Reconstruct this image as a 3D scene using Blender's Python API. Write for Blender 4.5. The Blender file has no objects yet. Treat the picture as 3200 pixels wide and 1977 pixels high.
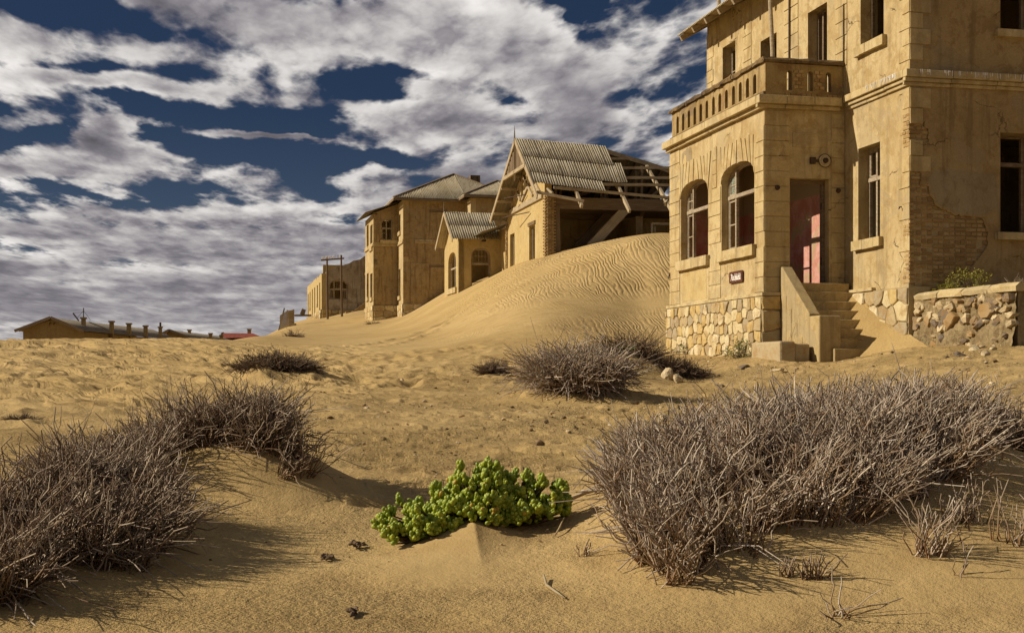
import bpy, bmesh, math, random
import numpy as np
from mathutils import Vector, Matrix, Quaternion
from mathutils.geometry import tessellate_polygon

random.seed(7)
RNG = np.random.default_rng(11)
SC = bpy.context.scene
COL = SC.collection
F, CX, HY = 4033.0, 1600.0, 1160.0          # focal length, centre column and horizon row of the survey

# ------------------------------------------------------------------ camera
cam = bpy.data.cameras.new('camera')
cam.sensor_width = 36.0
cam.lens = 36.0 * F / 3200.0
cam.shift_y = (HY - 988.5) / 3200.0
cam.clip_start = 0.1
cam.clip_end = 20000
cam_o = bpy.data.objects.new('camera', cam)
cam_o.location = (0, 0, 0)
cam_o.rotation_euler = (math.pi / 2, 0, 0)
COL.objects.link(cam_o)
SC.camera = cam_o

# ------------------------------------------------------------------ exposure
SC.view_settings.view_transform = 'Standard'
SC.view_settings.look = 'None'
SC.view_settings.exposure = 0.13
SC.view_settings.gamma = 1.0
SC.view_settings.use_curve_mapping = False

# ------------------------------------------------------------------ sun
SUN_EL = math.radians(30.5)
SUN_DIR = Vector((-math.cos(SUN_EL) * 0.9995, math.cos(SUN_EL) * -0.04, math.sin(SUN_EL)))
sun = bpy.data.lights.new('sun', 'SUN')
sun.energy = 5.0
sun.angle = math.radians(0.55)
sun.color = (1.0, 0.88, 0.70)
sun_o = bpy.data.objects.new('sun', sun)
sun_o.rotation_euler = SUN_DIR.to_track_quat('Z', 'Y').to_euler()
sun_o.location = (-40, 0, 30)
COL.objects.link(sun_o)


# ------------------------------------------------------------------ node helper
class G:
    def __init__(self, nt):
        self.nt = nt

    def node(self, typ, props=None, ins=None):
        nd = self.nt.nodes.new(typ)
        for k, v in (props or {}).items():
            setattr(nd, k, v)
        for k, v in (ins or {}).items():
            s = nd.inputs[k]
            if isinstance(v, bpy.types.NodeSocket):
                self.nt.links.new(v, s)
            else:
                s.default_value = v
        return nd

    def m(self, op, a, b=None, c=None, clamp=False):
        ins = {0: a}
        if b is not None: ins[1] = b
        if c is not None: ins[2] = c
        return self.node('ShaderNodeMath', {'operation': op, 'use_clamp': clamp}, ins).outputs[0]

    def v(self, op, a, b=None, out=0):
        ins = {0: a}
        if b is not None: ins[1] = b
        return self.node('ShaderNodeVectorMath', {'operation': op}, ins).outputs[out]

    def xyz(self, x, y, z):
        return self.node('ShaderNodeCombineXYZ', None, {0: x, 1: y, 2: z}).outputs[0]

    def sep(self, v):
        return self.node('ShaderNodeSeparateXYZ', None, {0: v}).outputs

    def noise(self, vec, scale, detail=4, rough=0.5, dist=0.0, out=0, dim='3D'):
        return self.node('ShaderNodeTexNoise', {'noise_dimensions': dim}, {'Vector': vec, 'Scale': scale, 'Detail': detail,
                                                     'Roughness': rough, 'Distortion': dist}).outputs[out]

    def ss(self, x, a, b):
        return self.node('ShaderNodeMapRange', {'interpolation_type': 'SMOOTHSTEP'},
                         {0: x, 1: a, 2: b, 3: 0.0, 4: 1.0}).outputs[0]

    def lin(self, x, a, b, c=0.0, d=1.0):
        return self.node('ShaderNodeMapRange', None, {0: x, 1: a, 2: b, 3: c, 4: d}).outputs[0]

    def mix(self, f, a, b, mode='MIX'):
        def col(c): return c if isinstance(c, bpy.types.NodeSocket) else (c[0], c[1], c[2], 1)
        nd = self.node('ShaderNodeMix', {'data_type': 'RGBA', 'blend_type': mode})
        for k, vv in ((0, f), (6, col(a)), (7, col(b))):
            s = nd.inputs[k]
            if isinstance(vv, bpy.types.NodeSocket): self.nt.links.new(vv, s)
            else: s.default_value = vv
        return nd.outputs[2]


# ------------------------------------------------------------------ sky
world = bpy.data.worlds.new('World')
SC.world = world
world.use_nodes = True
wt = world.node_tree
wt.nodes.clear()
g = G(wt)
sky = g.node('ShaderNodeTexSky', {'sky_type': 'NISHITA', 'sun_disc': False, 'sun_elevation': SUN_EL,
                                  'sun_rotation': math.radians(-92), 'air_density': 1.0, 'dust_density': 0.3,
                                  'ozone_density': 3.0})
d = g.node('ShaderNodeTexCoord').outputs['Generated']
dx, dy, dz = g.sep(d)
az = g.m('ARCTAN2', dx, dy)
el = g.m('ARCSINE', dz)
A = g.m('MULTIPLY_ADD', az, 4.033, 1.6)             # azimuth and altitude in handy units
B = g.m('MULTIPLY_ADD', el, -4.033, 1.16)
hh = g.m('ADD', g.m('MAXIMUM', g.m('MULTIPLY', el, 4.033), 0.0), 0.13)
# cloud field: features shrink and flatten towards the horizon
U = g.m('DIVIDE', g.m('SUBTRACT', A, 1.1), g.m('POWER', hh, 0.85))
V = g.m('MULTIPLY', g.m('POWER', hh, -0.55), -3.3)
P = g.xyz(U, V, 0.0)
wn = g.noise(P, 2.2, 5, 0.6, 0.0, 1, '2D')
wv = g.v('SCALE', g.v('SUBTRACT', wn, (0.5, 0.5, 0.5)), None)
wv.node.inputs['Scale'].default_value = 0.20
AB = g.v('ADD', g.xyz(A, B, 0.0), g.v('MULTIPLY', wv, (1.3, 0.55, 0.0)))
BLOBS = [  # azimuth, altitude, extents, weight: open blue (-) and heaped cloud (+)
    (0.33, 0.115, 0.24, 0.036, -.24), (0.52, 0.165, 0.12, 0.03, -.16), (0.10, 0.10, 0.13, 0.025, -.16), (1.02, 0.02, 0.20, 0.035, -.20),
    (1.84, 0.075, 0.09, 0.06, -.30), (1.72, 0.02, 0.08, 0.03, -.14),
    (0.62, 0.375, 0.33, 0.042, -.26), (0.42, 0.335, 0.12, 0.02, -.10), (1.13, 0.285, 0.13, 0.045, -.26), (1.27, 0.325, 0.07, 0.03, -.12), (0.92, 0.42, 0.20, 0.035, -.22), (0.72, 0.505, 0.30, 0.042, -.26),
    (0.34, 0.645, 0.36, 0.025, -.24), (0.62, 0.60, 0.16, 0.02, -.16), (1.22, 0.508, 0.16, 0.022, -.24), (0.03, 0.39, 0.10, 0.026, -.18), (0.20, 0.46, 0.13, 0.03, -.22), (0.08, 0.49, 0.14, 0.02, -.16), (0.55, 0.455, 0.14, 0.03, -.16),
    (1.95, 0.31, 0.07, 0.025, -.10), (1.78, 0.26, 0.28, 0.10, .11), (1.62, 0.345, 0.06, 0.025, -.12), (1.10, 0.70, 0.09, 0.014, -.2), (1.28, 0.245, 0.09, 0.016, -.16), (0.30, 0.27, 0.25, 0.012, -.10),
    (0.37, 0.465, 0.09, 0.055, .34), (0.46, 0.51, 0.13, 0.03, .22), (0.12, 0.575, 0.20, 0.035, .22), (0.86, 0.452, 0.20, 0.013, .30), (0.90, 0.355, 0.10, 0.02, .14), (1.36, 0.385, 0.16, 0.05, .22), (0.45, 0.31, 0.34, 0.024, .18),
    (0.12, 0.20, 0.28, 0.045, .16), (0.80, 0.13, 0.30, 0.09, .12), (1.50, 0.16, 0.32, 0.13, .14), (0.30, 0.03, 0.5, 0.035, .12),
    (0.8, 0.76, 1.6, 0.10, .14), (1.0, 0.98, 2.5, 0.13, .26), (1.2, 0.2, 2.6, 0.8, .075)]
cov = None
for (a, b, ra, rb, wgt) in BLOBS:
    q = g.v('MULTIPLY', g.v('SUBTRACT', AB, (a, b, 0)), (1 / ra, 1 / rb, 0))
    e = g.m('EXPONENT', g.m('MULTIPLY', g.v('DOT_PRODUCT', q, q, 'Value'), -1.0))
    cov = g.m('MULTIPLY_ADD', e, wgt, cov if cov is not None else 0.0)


def cloud_noise(pp):
    big = g.noise(pp, 1.5, 2, 0.5, dim='2D')
    det = g.noise(pp, 3.4, 11, 0.555, dim='2D')
    acc = None
    for f_, a_ in ((5.0, .50), (10.3, .27), (21.0, .15), (43.0, .08)):
        n_ = g.m('ABSOLUTE', g.m('MULTIPLY_ADD', g.noise(pp, f_, 0, 0.5, dim='2D'), 2.0, -1.0))
        acc = g.m('MULTIPLY_ADD', n_, a_, acc if acc is not None else 0.0)
    puff = g.m('MULTIPLY_ADD', acc, -1.0, 0.5 + 0.20)
    return g.m('ADD', g.m('MULTIPLY', big, 0.25), g.m('ADD', g.m('MULTIPLY', det, 0.53), g.m('MULTIPLY', puff, 0.22)))


P1 = g.v('ADD', P, g.v('MULTIPLY', wv, (0.35, 0.35, 0.0)))
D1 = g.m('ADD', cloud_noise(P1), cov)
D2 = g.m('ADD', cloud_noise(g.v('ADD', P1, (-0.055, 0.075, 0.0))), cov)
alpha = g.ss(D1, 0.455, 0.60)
lit = g.m('MULTIPLY_ADD', g.m('SUBTRACT', D1, D2), 3.6, 0.5, True)
thick = g.ss(D1, 0.56, 0.80)
soft = g.noise(g.v('MULTIPLY', P, (0.8, 1.3, 1.0)), 1.3, 5, 0.5, dim='2D')
bright = g.m('MULTIPLY', g.lin(lit, 0.08, 0.92, 0.56, 1.22), g.lin(thick, 0, 1, 1.0, 0.66))
bright = g.m('MULTIPLY', bright, g.lin(soft, 0.32, 0.68, 0.52, 1.12))
low = g.ss(el, 0.13, 0.02)                    # the sheet of low far cloud is flatter and greyer
bright = g.m('ADD', g.m('MULTIPLY', bright, g.m('SUBTRACT', 1.0, g.m('MULTIPLY', low, 0.45))), g.m('MULTIPLY', low, 0.355))
ccol = g.mix(g.ss(bright, 0.35, 0.95), (0.445, 0.415, 0.475), (0.77, 0.735, 0.71))
cl = g.mix(1.0, ccol, g.node('ShaderNodeCombineColor', None, {0: bright, 1: bright, 2: bright}).outputs[0], 'MULTIPLY')
cl = g.v('SCALE', cl, None)
cl.node.inputs['Scale'].default_value = 8.5
blue = g.mix(1.0, sky.outputs[0], (0.07, 0.075, 0.10), 'MULTIPLY')
blue = g.mix(1.0, blue, g.mix(g.ss(el, 0.22, 0.06), (0.06, 0.14, 0.32), (0.30, 0.45, 0.68)), 'ADD')
final = g.mix(alpha, blue, cl)
bg = g.node('ShaderNodeBackground', None, {'Color': final, 'Strength': 0.1})
g.node('ShaderNodeOutputWorld', None, {'Surface': bg.outputs[0]})


# ------------------------------------------------------------------ object helpers
def tag(o, label=None, cat=None, group=None, kind=None):
    if label: o['label'] = label
    if cat: o['category'] = cat
    if group: o['group'] = group
    if kind: o['kind'] = kind
    return o


def empty(name, loc, label, cat, group=None):
    o = bpy.data.objects.new(name, None)
    o.empty_display_size = 0.3
    o.location = loc
    COL.objects.link(o)
    return tag(o, label, cat, group)


def base_of(parent):
    v = Vector((0, 0, 0))
    while parent is not None:
        v += parent.location
        parent = parent.parent
    return v


class MB:
    """Collects faces in world coordinates and links them as one mesh object."""
    def __init__(self):
        self.v, self.f, self.mi, self.cur = [], [], [], 0

    def add(self, vs, fs):
        n = len(self.v)
        self.v.extend([tuple(p) for p in vs])
        for f in fs:
            self.f.append(tuple(n + i for i in f))
            self.mi.append(self.cur)

    def hexa(self, p):      # eight corners: 0-3 bottom ring, 4-7 top ring
        self.add(p, [(3, 2, 1, 0), (4, 5, 6, 7), (0, 1, 5, 4), (1, 2, 6, 5), (2, 3, 7, 6), (3, 0, 4, 7)])

    def box(self, fr, a0, a1, b0, b1, z0, z1):
        self.hexa([fr.P(a0, b0, z0), fr.P(a1, b0, z0), fr.P(a1, b1, z0), fr.P(a0, b1, z0),
                   fr.P(a0, b0, z1), fr.P(a1, b0, z1), fr.P(a1, b1, z1), fr.P(a0, b1, z1)])

    def tube(self, pts, rad, n=8, cap=True):
        pts = [Vector(p) for p in pts]
        rad = rad if isinstance(rad, (list, tuple)) else [rad] * len(pts)
        vs, fs = [], []
        for i, p in enumerate(pts):
            t = (pts[min(i + 1, len(pts) - 1)] - pts[max(i - 1, 0)]).normalized()
            up = Vector((0, 0, 1)) if abs(t.z) < 0.9 else Vector((1, 0, 0))
            x = t.cross(up).normalized(); y = x.cross(t)
            for k in range(n):
                an = 2 * math.pi * k / n
                vs.append(p + (x * math.cos(an) + y * math.sin(an)) * rad[i])
        for i in range(len(pts) - 1):
            for k in range(n):
                a = i * n + k; b = i * n + (k + 1) % n
                fs.append((a, b, b + n, a + n))
        if cap:
            fs.append(tuple(range(n))[::-1]); fs.append(tuple((len(pts) - 1) * n + k for k in range(n)))
        self.add(vs, fs)

    def slab(self, outline, holes, to3, t0, t1):
        """Flat plate with holes between depths t0 (front) and t1."""
        loops = [list(outline)] + [list(h) for h in holes]
        flat = [p for lp in loops for p in lp]
        tris = tessellate_polygon([[Vector((p[0], p[1], 0)) for p in lp] for lp in loops])
        n = len(flat)
        vs = [to3(p[0], p[1], t0) for p in flat] + [to3(p[0], p[1], t1) for p in flat]
        fs = []
        for t in tris:
            fs.append(tuple(t)); fs.append(tuple(n + i for i in reversed(t)))
        o = 0
        for lp in loops:
            m = len(lp)
            for i in range(m):
                a, b = o + i, o + (i + 1) % m
                fs.append((a, b, n + b, n + a))
            o += m
        self.add(vs, fs)

    def build(self, name, mat, parent=None, smooth=False, kind=None, label=None, bevel=0):
        me = bpy.data.meshes.new(name)
        off = base_of(parent)
        me.from_pydata([(x - off.x, y - off.y, z - off.z) for x, y, z in self.v], [], self.f)
        mats = mat if isinstance(mat, (list, tuple)) else [mat]
        for m_ in mats: me.materials.append(m_)
        if len(mats) > 1: me.polygons.foreach_set('material_index', self.mi)
        bm = bmesh.new(); bm.from_mesh(me)
        bmesh.ops.recalc_face_normals(bm, faces=bm.faces)
        bm.to_mesh(me); bm.free()
        if smooth: me.polygons.foreach_set('use_smooth', [True] * len(me.polygons))
        o = bpy.data.objects.new(name, me)
        COL.objects.link(o)
        if parent is not None: o.parent = parent
        if bevel:
            md = o.modifiers.new('edge', 'BEVEL'); md.width = bevel; md.segments = 2; md.limit_method = 'ANGLE'
        if kind: o['kind'] = kind
        if label: o['label'] = label
        return o


def put(name, me, parent, loc, rot=(0, 0, 0), scale=(1, 1, 1), kind=None):
    """A piece that shares its mesh with alike pieces; loc in world coordinates."""
    o = bpy.data.objects.new(name, me)
    COL.objects.link(o)
    o.parent = parent
    o.location = Vector(loc) - base_of(parent)
    if isinstance(rot, Quaternion):
        o.rotation_mode = 'QUATERNION'; o.rotation_quaternion = rot
    else:
        o.rotation_euler = rot
    o.scale = scale
    return o


def beam(name, p, q, w, h, mat, parent, roll=0.0, up=None, jag=0.0):
    """Squared timber from p to q whose local X runs along its length (for the grain)."""
    p, q = Vector(p), Vector(q)
    L = (q - p).length
    x = (q - p).normalized()
    up = Vector(up) if up is not None else (Vector((0, 0, 1)) if abs(x.z) < 0.95 else Vector((0, 1, 0)))
    y = up.cross(x).normalized(); z = x.cross(y)
    n = max(2, int(L / 0.8) + 1)
    vs, fs = [], []
    for i in range(n + 1):
        t = L * i / n
        j = [random.uniform(-1, 1) * jag * min(w, h) for _ in range(8)]
        ox = [random.uniform(-1, 1) * 0.12 * min(w, h) if i in (0, n) else 0 for _ in range(4)]
        for k, (sy, sz) in enumerate(((-1, -1), (1, -1), (1, 1), (-1, 1))):
            vs.append((t + ox[k], sy * w / 2 + j[k], sz * h / 2 + j[k + 4]))
    for i in range(n):
        for k in range(4):
            a, b = i * 4 + k, i * 4 + (k + 1) % 4
            fs.append((a, b, b + 4, a + 4))
    fs.append((3, 2, 1, 0)); fs.append(tuple(n * 4 + k for k in range(4)))
    me = bpy.data.meshes.new(name)
    me.from_pydata(vs, [], fs); me.materials.append(mat)
    o = bpy.data.objects.new(name, me)
    COL.objects.link(o)
    M = Matrix((x, y, z)).transposed()
    o.rotation_mode = 'QUATERNION'
    o.rotation_quaternion = M.to_quaternion()
    if parent is not None:
        o.parent = parent
    o.location = p - (base_of(parent) if parent is not None else Vector((0, 0, 0)))
    return o


class Frame:
    """House grid: a to the right along the front, b to the back, z up."""
    def __init__(self, ox, oy, ang):
        self.o = Vector((ox, oy, 0))
        self.w = Vector((math.cos(ang), math.sin(ang), 0))
        self.u = Vector((-math.sin(ang), math.cos(ang), 0))

    def P(self, a, b, z): return self.o + self.w * a + self.u * b + Vector((0, 0, z))

    def hit(self, px, py, p0, n):
        dr = Vector(((px - CX) / F, 1, (HY - py) / F))
        t = n.dot(p0) / n.dot(dr)
        return dr * t

    def ab(self, p):
        r = p - self.o
        return r.dot(self.w), r.dot(self.u), p.z

    def onA(self, a, px, py):       # survey ray onto a wall that runs back (a fixed) -> (b, z)
        r = self.ab(self.hit(px, py, self.P(a, 0, 0), self.w)); return r[1], r[2]

    def onB(self, b, px, py):       # onto a wall that runs along the front (b fixed) -> (a, z)
        r = self.ab(self.hit(px, py, self.P(0, b, 0), self.u)); return r[0], r[2]

    def onplane(self, p0, n, px, py): return self.hit(px, py, p0, n)

    def A(self, a): return lambda s, z, t: self.P(a + t, s, z)
    def B(self, b): return lambda s, z, t: self.P(s, b + t, z)


def at(px, py, Y): return Vector(((px - CX) / F * Y, Y, (HY - py) / F * Y))


def rect(s0, s1, z0, z1): return [(s0, z0), (s1, z0), (s1, z1), (s0, z1)]


def arch(s0, s1, z0, zs, zt, n=10):
    pts = [(s0, z0), (s1, z0)]
    c, r = (s0 + s1) / 2, (s1 - s0) / 2
    for i in range(n + 1):
        an = math.pi * i / n
        ca, sa = math.cos(an), math.sin(an)
        e = 0.8
        pts.append((c + r * math.copysign(abs(ca) ** e, ca), zs + (zt - zs) * abs(sa) ** e))
    return pts
# ------------------------------------------------------------------ materials
def new_mat(name, rough=0.9, spec=0.2):
    m_ = bpy.data.materials.new(name)
    m_.use_nodes = True
    b = m_.node_tree.nodes['Principled BSDF']
    b.inputs['Roughness'].default_value = rough
    b.inputs['Specular IOR Level'].default_value = spec
    return m_, G(m_.node_tree), b


def setc(gg, b, col, h=None, strength=0.4, dist=0.02):
    gg.nt.links.new(col, b.inputs['Base Color'])
    if h is not None:
        bp = gg.node('ShaderNodeBump', None, {'Height': h, 'Strength': strength, 'Distance': dist})
        gg.nt.links.new(bp.outputs[0], b.inputs['Normal'])


def plaster(name, c1, c2, c3, crack=0.5, grime=0.5, grey=(0.33, 0.27, 0.17), scale=1.0):
    m_, gg, b = new_mat(name, 0.93, 0.12)
    co = gg.node('ShaderNodeTexCoord').outputs['Object']
    n1 = gg.noise(co, 0.55 * scale, 6, 0.6)
    n2 = gg.noise(co, 2.4 * scale, 9, 0.68, 0.5)
    n5 = gg.noise(gg.v('ADD', co, (7.3, 2.9, 4.1)), 5.5 * scale, 8, 0.7, 0.3)
    st = gg.noise(gg.v('MULTIPLY', co, (3.6, 3.6, 0.38)), 1.3, 6, 0.62)
    fine = gg.noise(co, 26, 6, 0.75)
    col = gg.mix(gg.ss(n1, 0.38, 0.62), c1, c2)
    col = gg.mix(gg.m('MULTIPLY', gg.ss(n2, 0.48, 0.62), 0.85), col, c3)
    col = gg.mix(gg.m('MULTIPLY', gg.ss(n5, 0.46, 0.30), 0.55), col, (min(1, c2[0] * 1.16), c2[1] * 1.18, c2[2] * 1.28))
    col = gg.mix(gg.m('MULTIPLY', gg.ss(n5, 0.54, 0.70), 0.60), col, (c3[0] * .72, c3[1] * .68, c3[2] * .66))
    col = gg.mix(gg.m('MULTIPLY', gg.ss(st, 0.48, 0.68), 0.75 * grime), col, (c1[0] * .45, c1[1] * .42, c1[2] * .42))
    patch = gg.noise(gg.v('ADD', co, (13.1, 4.2, 7.7)), 0.9 * scale, 7, 0.62, 0.8)
    pm = gg.m('MULTIPLY', gg.ss(patch, 0.560, 0.585), 0.60 * grime)
    col = gg.mix(pm, col, grey)
    spots = gg.noise(gg.v('ADD', co, (3, 9, 1)), 7.0, 7, 0.78)
    col = gg.mix(gg.m('MULTIPLY', gg.ss(spots, 0.63, 0.70), 0.85), col, (c1[0] * .3, c1[1] * .27, c1[2] * .3))
    col = gg.mix(gg.lin(fine, 0.3, 0.7, 0.0, 0.42), col, (c1[0] * .5, c1[1] * .47, c1[2] * .45))
    h = gg.m('ADD', gg.m('MULTIPLY', fine, 0.35), gg.m('MULTIPLY', n2, 0.9))
    h = gg.m('ADD', h, gg.m('MULTIPLY', pm, -0.6))
    if crack:
        wc = gg.v('ADD', co, gg.v('MULTIPLY', gg.noise(co, 3.0, 5, 0.6, 0, 1), (0.35, 0.35, 0.35)))
        vo = gg.node('ShaderNodeTexVoronoi', {'feature': 'DISTANCE_TO_EDGE'}, {'Vector': wc, 'Scale': 0.62}).outputs['Distance']
        ck = gg.m('MULTIPLY', gg.ss(vo, 0.007, 0.002), gg.ss(gg.noise(co, 0.8, 2, 0.5), 0.55, 0.62))
        col = gg.mix(gg.m('MULTIPLY', ck, crack), col, (0.05, 0.032, 0.015))
        h = gg.m('ADD', h, gg.m('MULTIPLY', ck, -1.2 * crack))
    setc(gg, b, col, h, 0.55, 0.02)
    return m_


M = {}
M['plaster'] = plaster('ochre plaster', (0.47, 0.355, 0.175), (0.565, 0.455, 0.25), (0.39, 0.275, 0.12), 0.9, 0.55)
M['quoin'] = plaster('cast quoin plaster', (0.49, 0.375, 0.185), (0.57, 0.455, 0.24), (0.41, 0.29, 0.13), 0.35, 0.6)
M['trim'] = plaster('pale cast trim', (0.52, 0.41, 0.21), (0.58, 0.47, 0.26), (0.42, 0.31, 0.14), 0.2, 0.7)
M['concrete'] = plaster('stair concrete', (0.42, 0.32, 0.155), (0.47, 0.36, 0.18), (0.36, 0.25, 0.10), 0.5, 0.7)
M['old_rail'] = plaster('weathered balustrade', (0.33, 0.235, 0.10), (0.42, 0.31, 0.145), (0.25, 0.15, 0.06), 0.3, 1.0, (0.16, 0.12, 0.09))
M['dark_rail'] = plaster('dark broken coping', (0.15, 0.105, 0.06), (0.24, 0.165, 0.075), (0.10, 0.07, 0.045), 0.2, 1.0, (0.12, 0.10, 0.08))
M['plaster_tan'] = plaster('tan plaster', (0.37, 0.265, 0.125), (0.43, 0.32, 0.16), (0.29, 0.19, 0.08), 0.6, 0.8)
M['plaster_cream'] = plaster('cream plaster', (0.50, 0.375, 0.17), (0.54, 0.42, 0.20), (0.44, 0.32, 0.13), 0.3, 0.3)
M['plaster_pale'] = plaster('faded plaster', (0.36, 0.30, 0.21), (0.48, 0.42, 0.32), (0.28, 0.21, 0.13), 0.2, 1.0, (0.46, 0.42, 0.36), 0.6)
M['plaster_grey'] = plaster('grey repair plaster', (0.32, 0.25, 0.145), (0.37, 0.295, 0.18), (0.25, 0.185, 0.10), 0.1, 0.4)
M['shed_wall'] = plaster('shed plaster', (0.30, 0.21, 0.095), (0.33, 0.24, 0.11), (0.26, 0.175, 0.075), 0, 0.4)
M['mortar'] = plaster('mortar', (0.37, 0.28, 0.15), (0.42, 0.33, 0.18), (0.29, 0.21, 0.10), 0, 0.6)
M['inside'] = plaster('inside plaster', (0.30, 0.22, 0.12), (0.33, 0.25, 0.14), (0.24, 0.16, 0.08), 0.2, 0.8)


def red_wall():
    m_, gg, b = new_mat('peeling red distemper', 0.85, 0.2)
    co = gg.node('ShaderNodeTexCoord').outputs['Object']
    z = gg.sep(gg.node('ShaderNodeNewGeometry').outputs['Position'])[2]
    n = gg.noise(co, 2.2, 8, 0.65, 0.3)
    f = gg.noise(co, 14, 6, 0.7)
    col = gg.mix(gg.ss(n, 0.4, 0.6), (0.46, 0.20, 0.15), (0.56, 0.32, 0.26))
    col = gg.mix(gg.m('MULTIPLY', gg.ss(gg.noise(gg.v('ADD', co, (5, 1, 2)), 1.7, 8, 0.66), 0.50, 0.58), 0.75), col, (0.36, 0.31, 0.16))
    col = gg.mix(gg.m('MULTIPLY', gg.ss(f, 0.60, 0.68), 0.7), col, (0.10, 0.06, 0.035))
    top = gg.ss(z, 4.02, 4.05)
    col = gg.mix(top, col, (0.38, 0.30, 0.19))
    setc(gg, b, col, gg.m('ADD', n, gg.m('MULTIPLY', f, 0.4)), 0.4, 0.015)
    return m_


M['red'] = red_wall()


def stone_mat(name, cols, bump=0.7, sc=1.0):
    m_, gg, b = new_mat(name, 0.9, 0.15)
    co = gg.node('ShaderNodeTexCoord').outputs['Object']
    oi = gg.node('ShaderNodeObjectInfo').outputs['Random']
    co2 = gg.v('ADD', co, gg.xyz(gg.m('MULTIPLY', oi, 37.0), gg.m('MULTIPLY', oi, 11.0), 0.0))
    n = gg.noise(co2, 4.5 * sc, 8, 0.65, 0.6)
    f = gg.noise(co2, 22 * sc, 6, 0.7)
    ramp = gg.node('ShaderNodeValToRGB', None, {0: oi})
    el_ = ramp.color_ramp.elements
    el_[0].color = (*cols[0], 1); el_[1].color = (*cols[-1], 1)
    for i, c in enumerate(cols[1:-1]):
        e = el_.new((i + 1) / (len(cols) - 1)); e.color = (*c, 1)
    ramp.color_ramp.interpolation = 'CONSTANT' if len(cols) > 4 else 'LINEAR'
    c = cols[0]
    col = gg.mix(gg.ss(n, 0.42, 0.68), ramp.outputs[0], gg.mix(0.6, ramp.outputs[0], (0.30, 0.17, 0.05)))
    col = gg.mix(gg.m('MULTIPLY', gg.ss(f, 0.58, 0.70), 0.55), col, (0.12, 0.085, 0.045))
    setc(gg, b, col, gg.m('ADD', n, gg.m('MULTIPLY', f, 0.5)), bump, 0.03)
    return m_


M['stone'] = stone_mat('plinth stone', [(0.56, 0.47, 0.27), (0.42, 0.33, 0.18), (0.60, 0.51, 0.32), (0.50, 0.37, 0.16), (0.36, 0.30, 0.19), (0.58, 0.49, 0.29)])
M['rubble'] = stone_mat('rubble stone', [(0.40, 0.32, 0.19), (0.26, 0.19, 0.11), (0.50, 0.41, 0.25), (0.32, 0.22, 0.11), (0.16, 0.13, 0.10), (0.44, 0.35, 0.2)])
M['rock'] = stone_mat('pale rock', [(0.55, 0.46, 0.30), (0.48, 0.38, 0.22)], 0.6, 2)
M['dark_rock'] = stone_mat('dark slate', [(0.13, 0.11, 0.095), (0.17, 0.14, 0.11)], 0.5, 3)
M['brick'] = stone_mat('weathered brick', [(0.33, 0.225, 0.10), (0.40, 0.28, 0.13), (0.27, 0.175, 0.08), (0.36, 0.255, 0.12), (0.42, 0.30, 0.15), (0.30, 0.2, 0.095)], 0.6, 2)


def rubble_mortar():
    m_, gg, b = new_mat('crumbling mortar', 0.95, 0.1)
    co = gg.node('ShaderNodeTexCoord').outputs['Object']
    n = gg.noise(co, 3.5, 9, 0.7, 0.6)
    f = gg.noise(co, 17, 8, 0.75)
    col = gg.mix(gg.ss(n, 0.38, 0.62), (0.28, 0.205, 0.105), (0.42, 0.325, 0.175))
    col = gg.mix(gg.m('MULTIPLY', gg.ss(f, 0.55, 0.68), 0.6), col, (0.13, 0.09, 0.045))
    setc(gg, b, col, gg.m('ADD', n, f), 1.0, 0.07)
    return m_


M['rubble_mortar'] = rubble_mortar()


def wood(name, c1, c2, c3):
    m_, gg, b = new_mat(name, 0.85, 0.2)
    co = gg.node('ShaderNodeTexCoord').outputs['Object']
    gr = gg.noise(gg.v('MULTIPLY', co, (0.7, 16, 16)), 1.6, 7, 0.65, 0.3)
    n = gg.noise(co, 1.4, 5, 0.6)
    col = gg.mix(gg.ss(gr, 0.36, 0.64), c1, c2)
    col = gg.mix(gg.m('MULTIPLY', gg.ss(n, 0.45, 0.7), 0.6), col, c3)
    setc(gg, b, col, gr, 0.6, 0.02)
    return m_


M['timber'] = wood('weathered timber', (0.30, 0.235, 0.145), (0.44, 0.36, 0.235), (0.24, 0.165, 0.085))
M['dark_timber'] = wood('dark old timber', (0.13, 0.09, 0.055), (0.23, 0.17, 0.105), (0.16, 0.11, 0.06))
M['frame'] = wood('grey window frame', (0.26, 0.205, 0.135), (0.42, 0.35, 0.25), (0.17, 0.12, 0.07))
M['pole'] = wood('tarred pole', (0.10, 0.065, 0.038), (0.17, 0.115, 0.065), (0.12, 0.075, 0.04))


def metal_roof(name, c1, c2, rust):
    m_, gg, b = new_mat(name, 0.7, 0.3)
    co = gg.node('ShaderNodeTexCoord').outputs['Object']
    oi = gg.node('ShaderNodeObjectInfo').outputs['Random']
    n = gg.noise(co, 0.9, 7, 0.65)
    st = gg.noise(gg.v('MULTIPLY', co, (5, 1, 1)), 1.1, 6, 0.65)
    col = gg.mix(gg.m('ADD', gg.m('MULTIPLY', gg.ss(n, 0.35, 0.65), 0.7), gg.m('MULTIPLY', oi, 0.3)), c1, c2)
    col = gg.mix(gg.m('MULTIPLY', gg.ss(st, 0.48, 0.68), 0.7), col, rust)
    setc(gg, b, col, gg.noise(co, 12, 5, 0.6), 0.15, 0.01)
    return m_


M['iron'] = metal_roof('corrugated iron', (0.36, 0.30, 0.19), (0.47, 0.41, 0.29), (0.21, 0.145, 0.075))
M['iron_dark'] = metal_roof('old dark roofing', (0.145, 0.12, 0.085), (0.19, 0.16, 0.115), (0.11, 0.08, 0.05))
M['iron_red'] = metal_roof('red roofing', (0.22, 0.055, 0.035), (0.26, 0.075, 0.05), (0.13, 0.04, 0.03))


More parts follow.
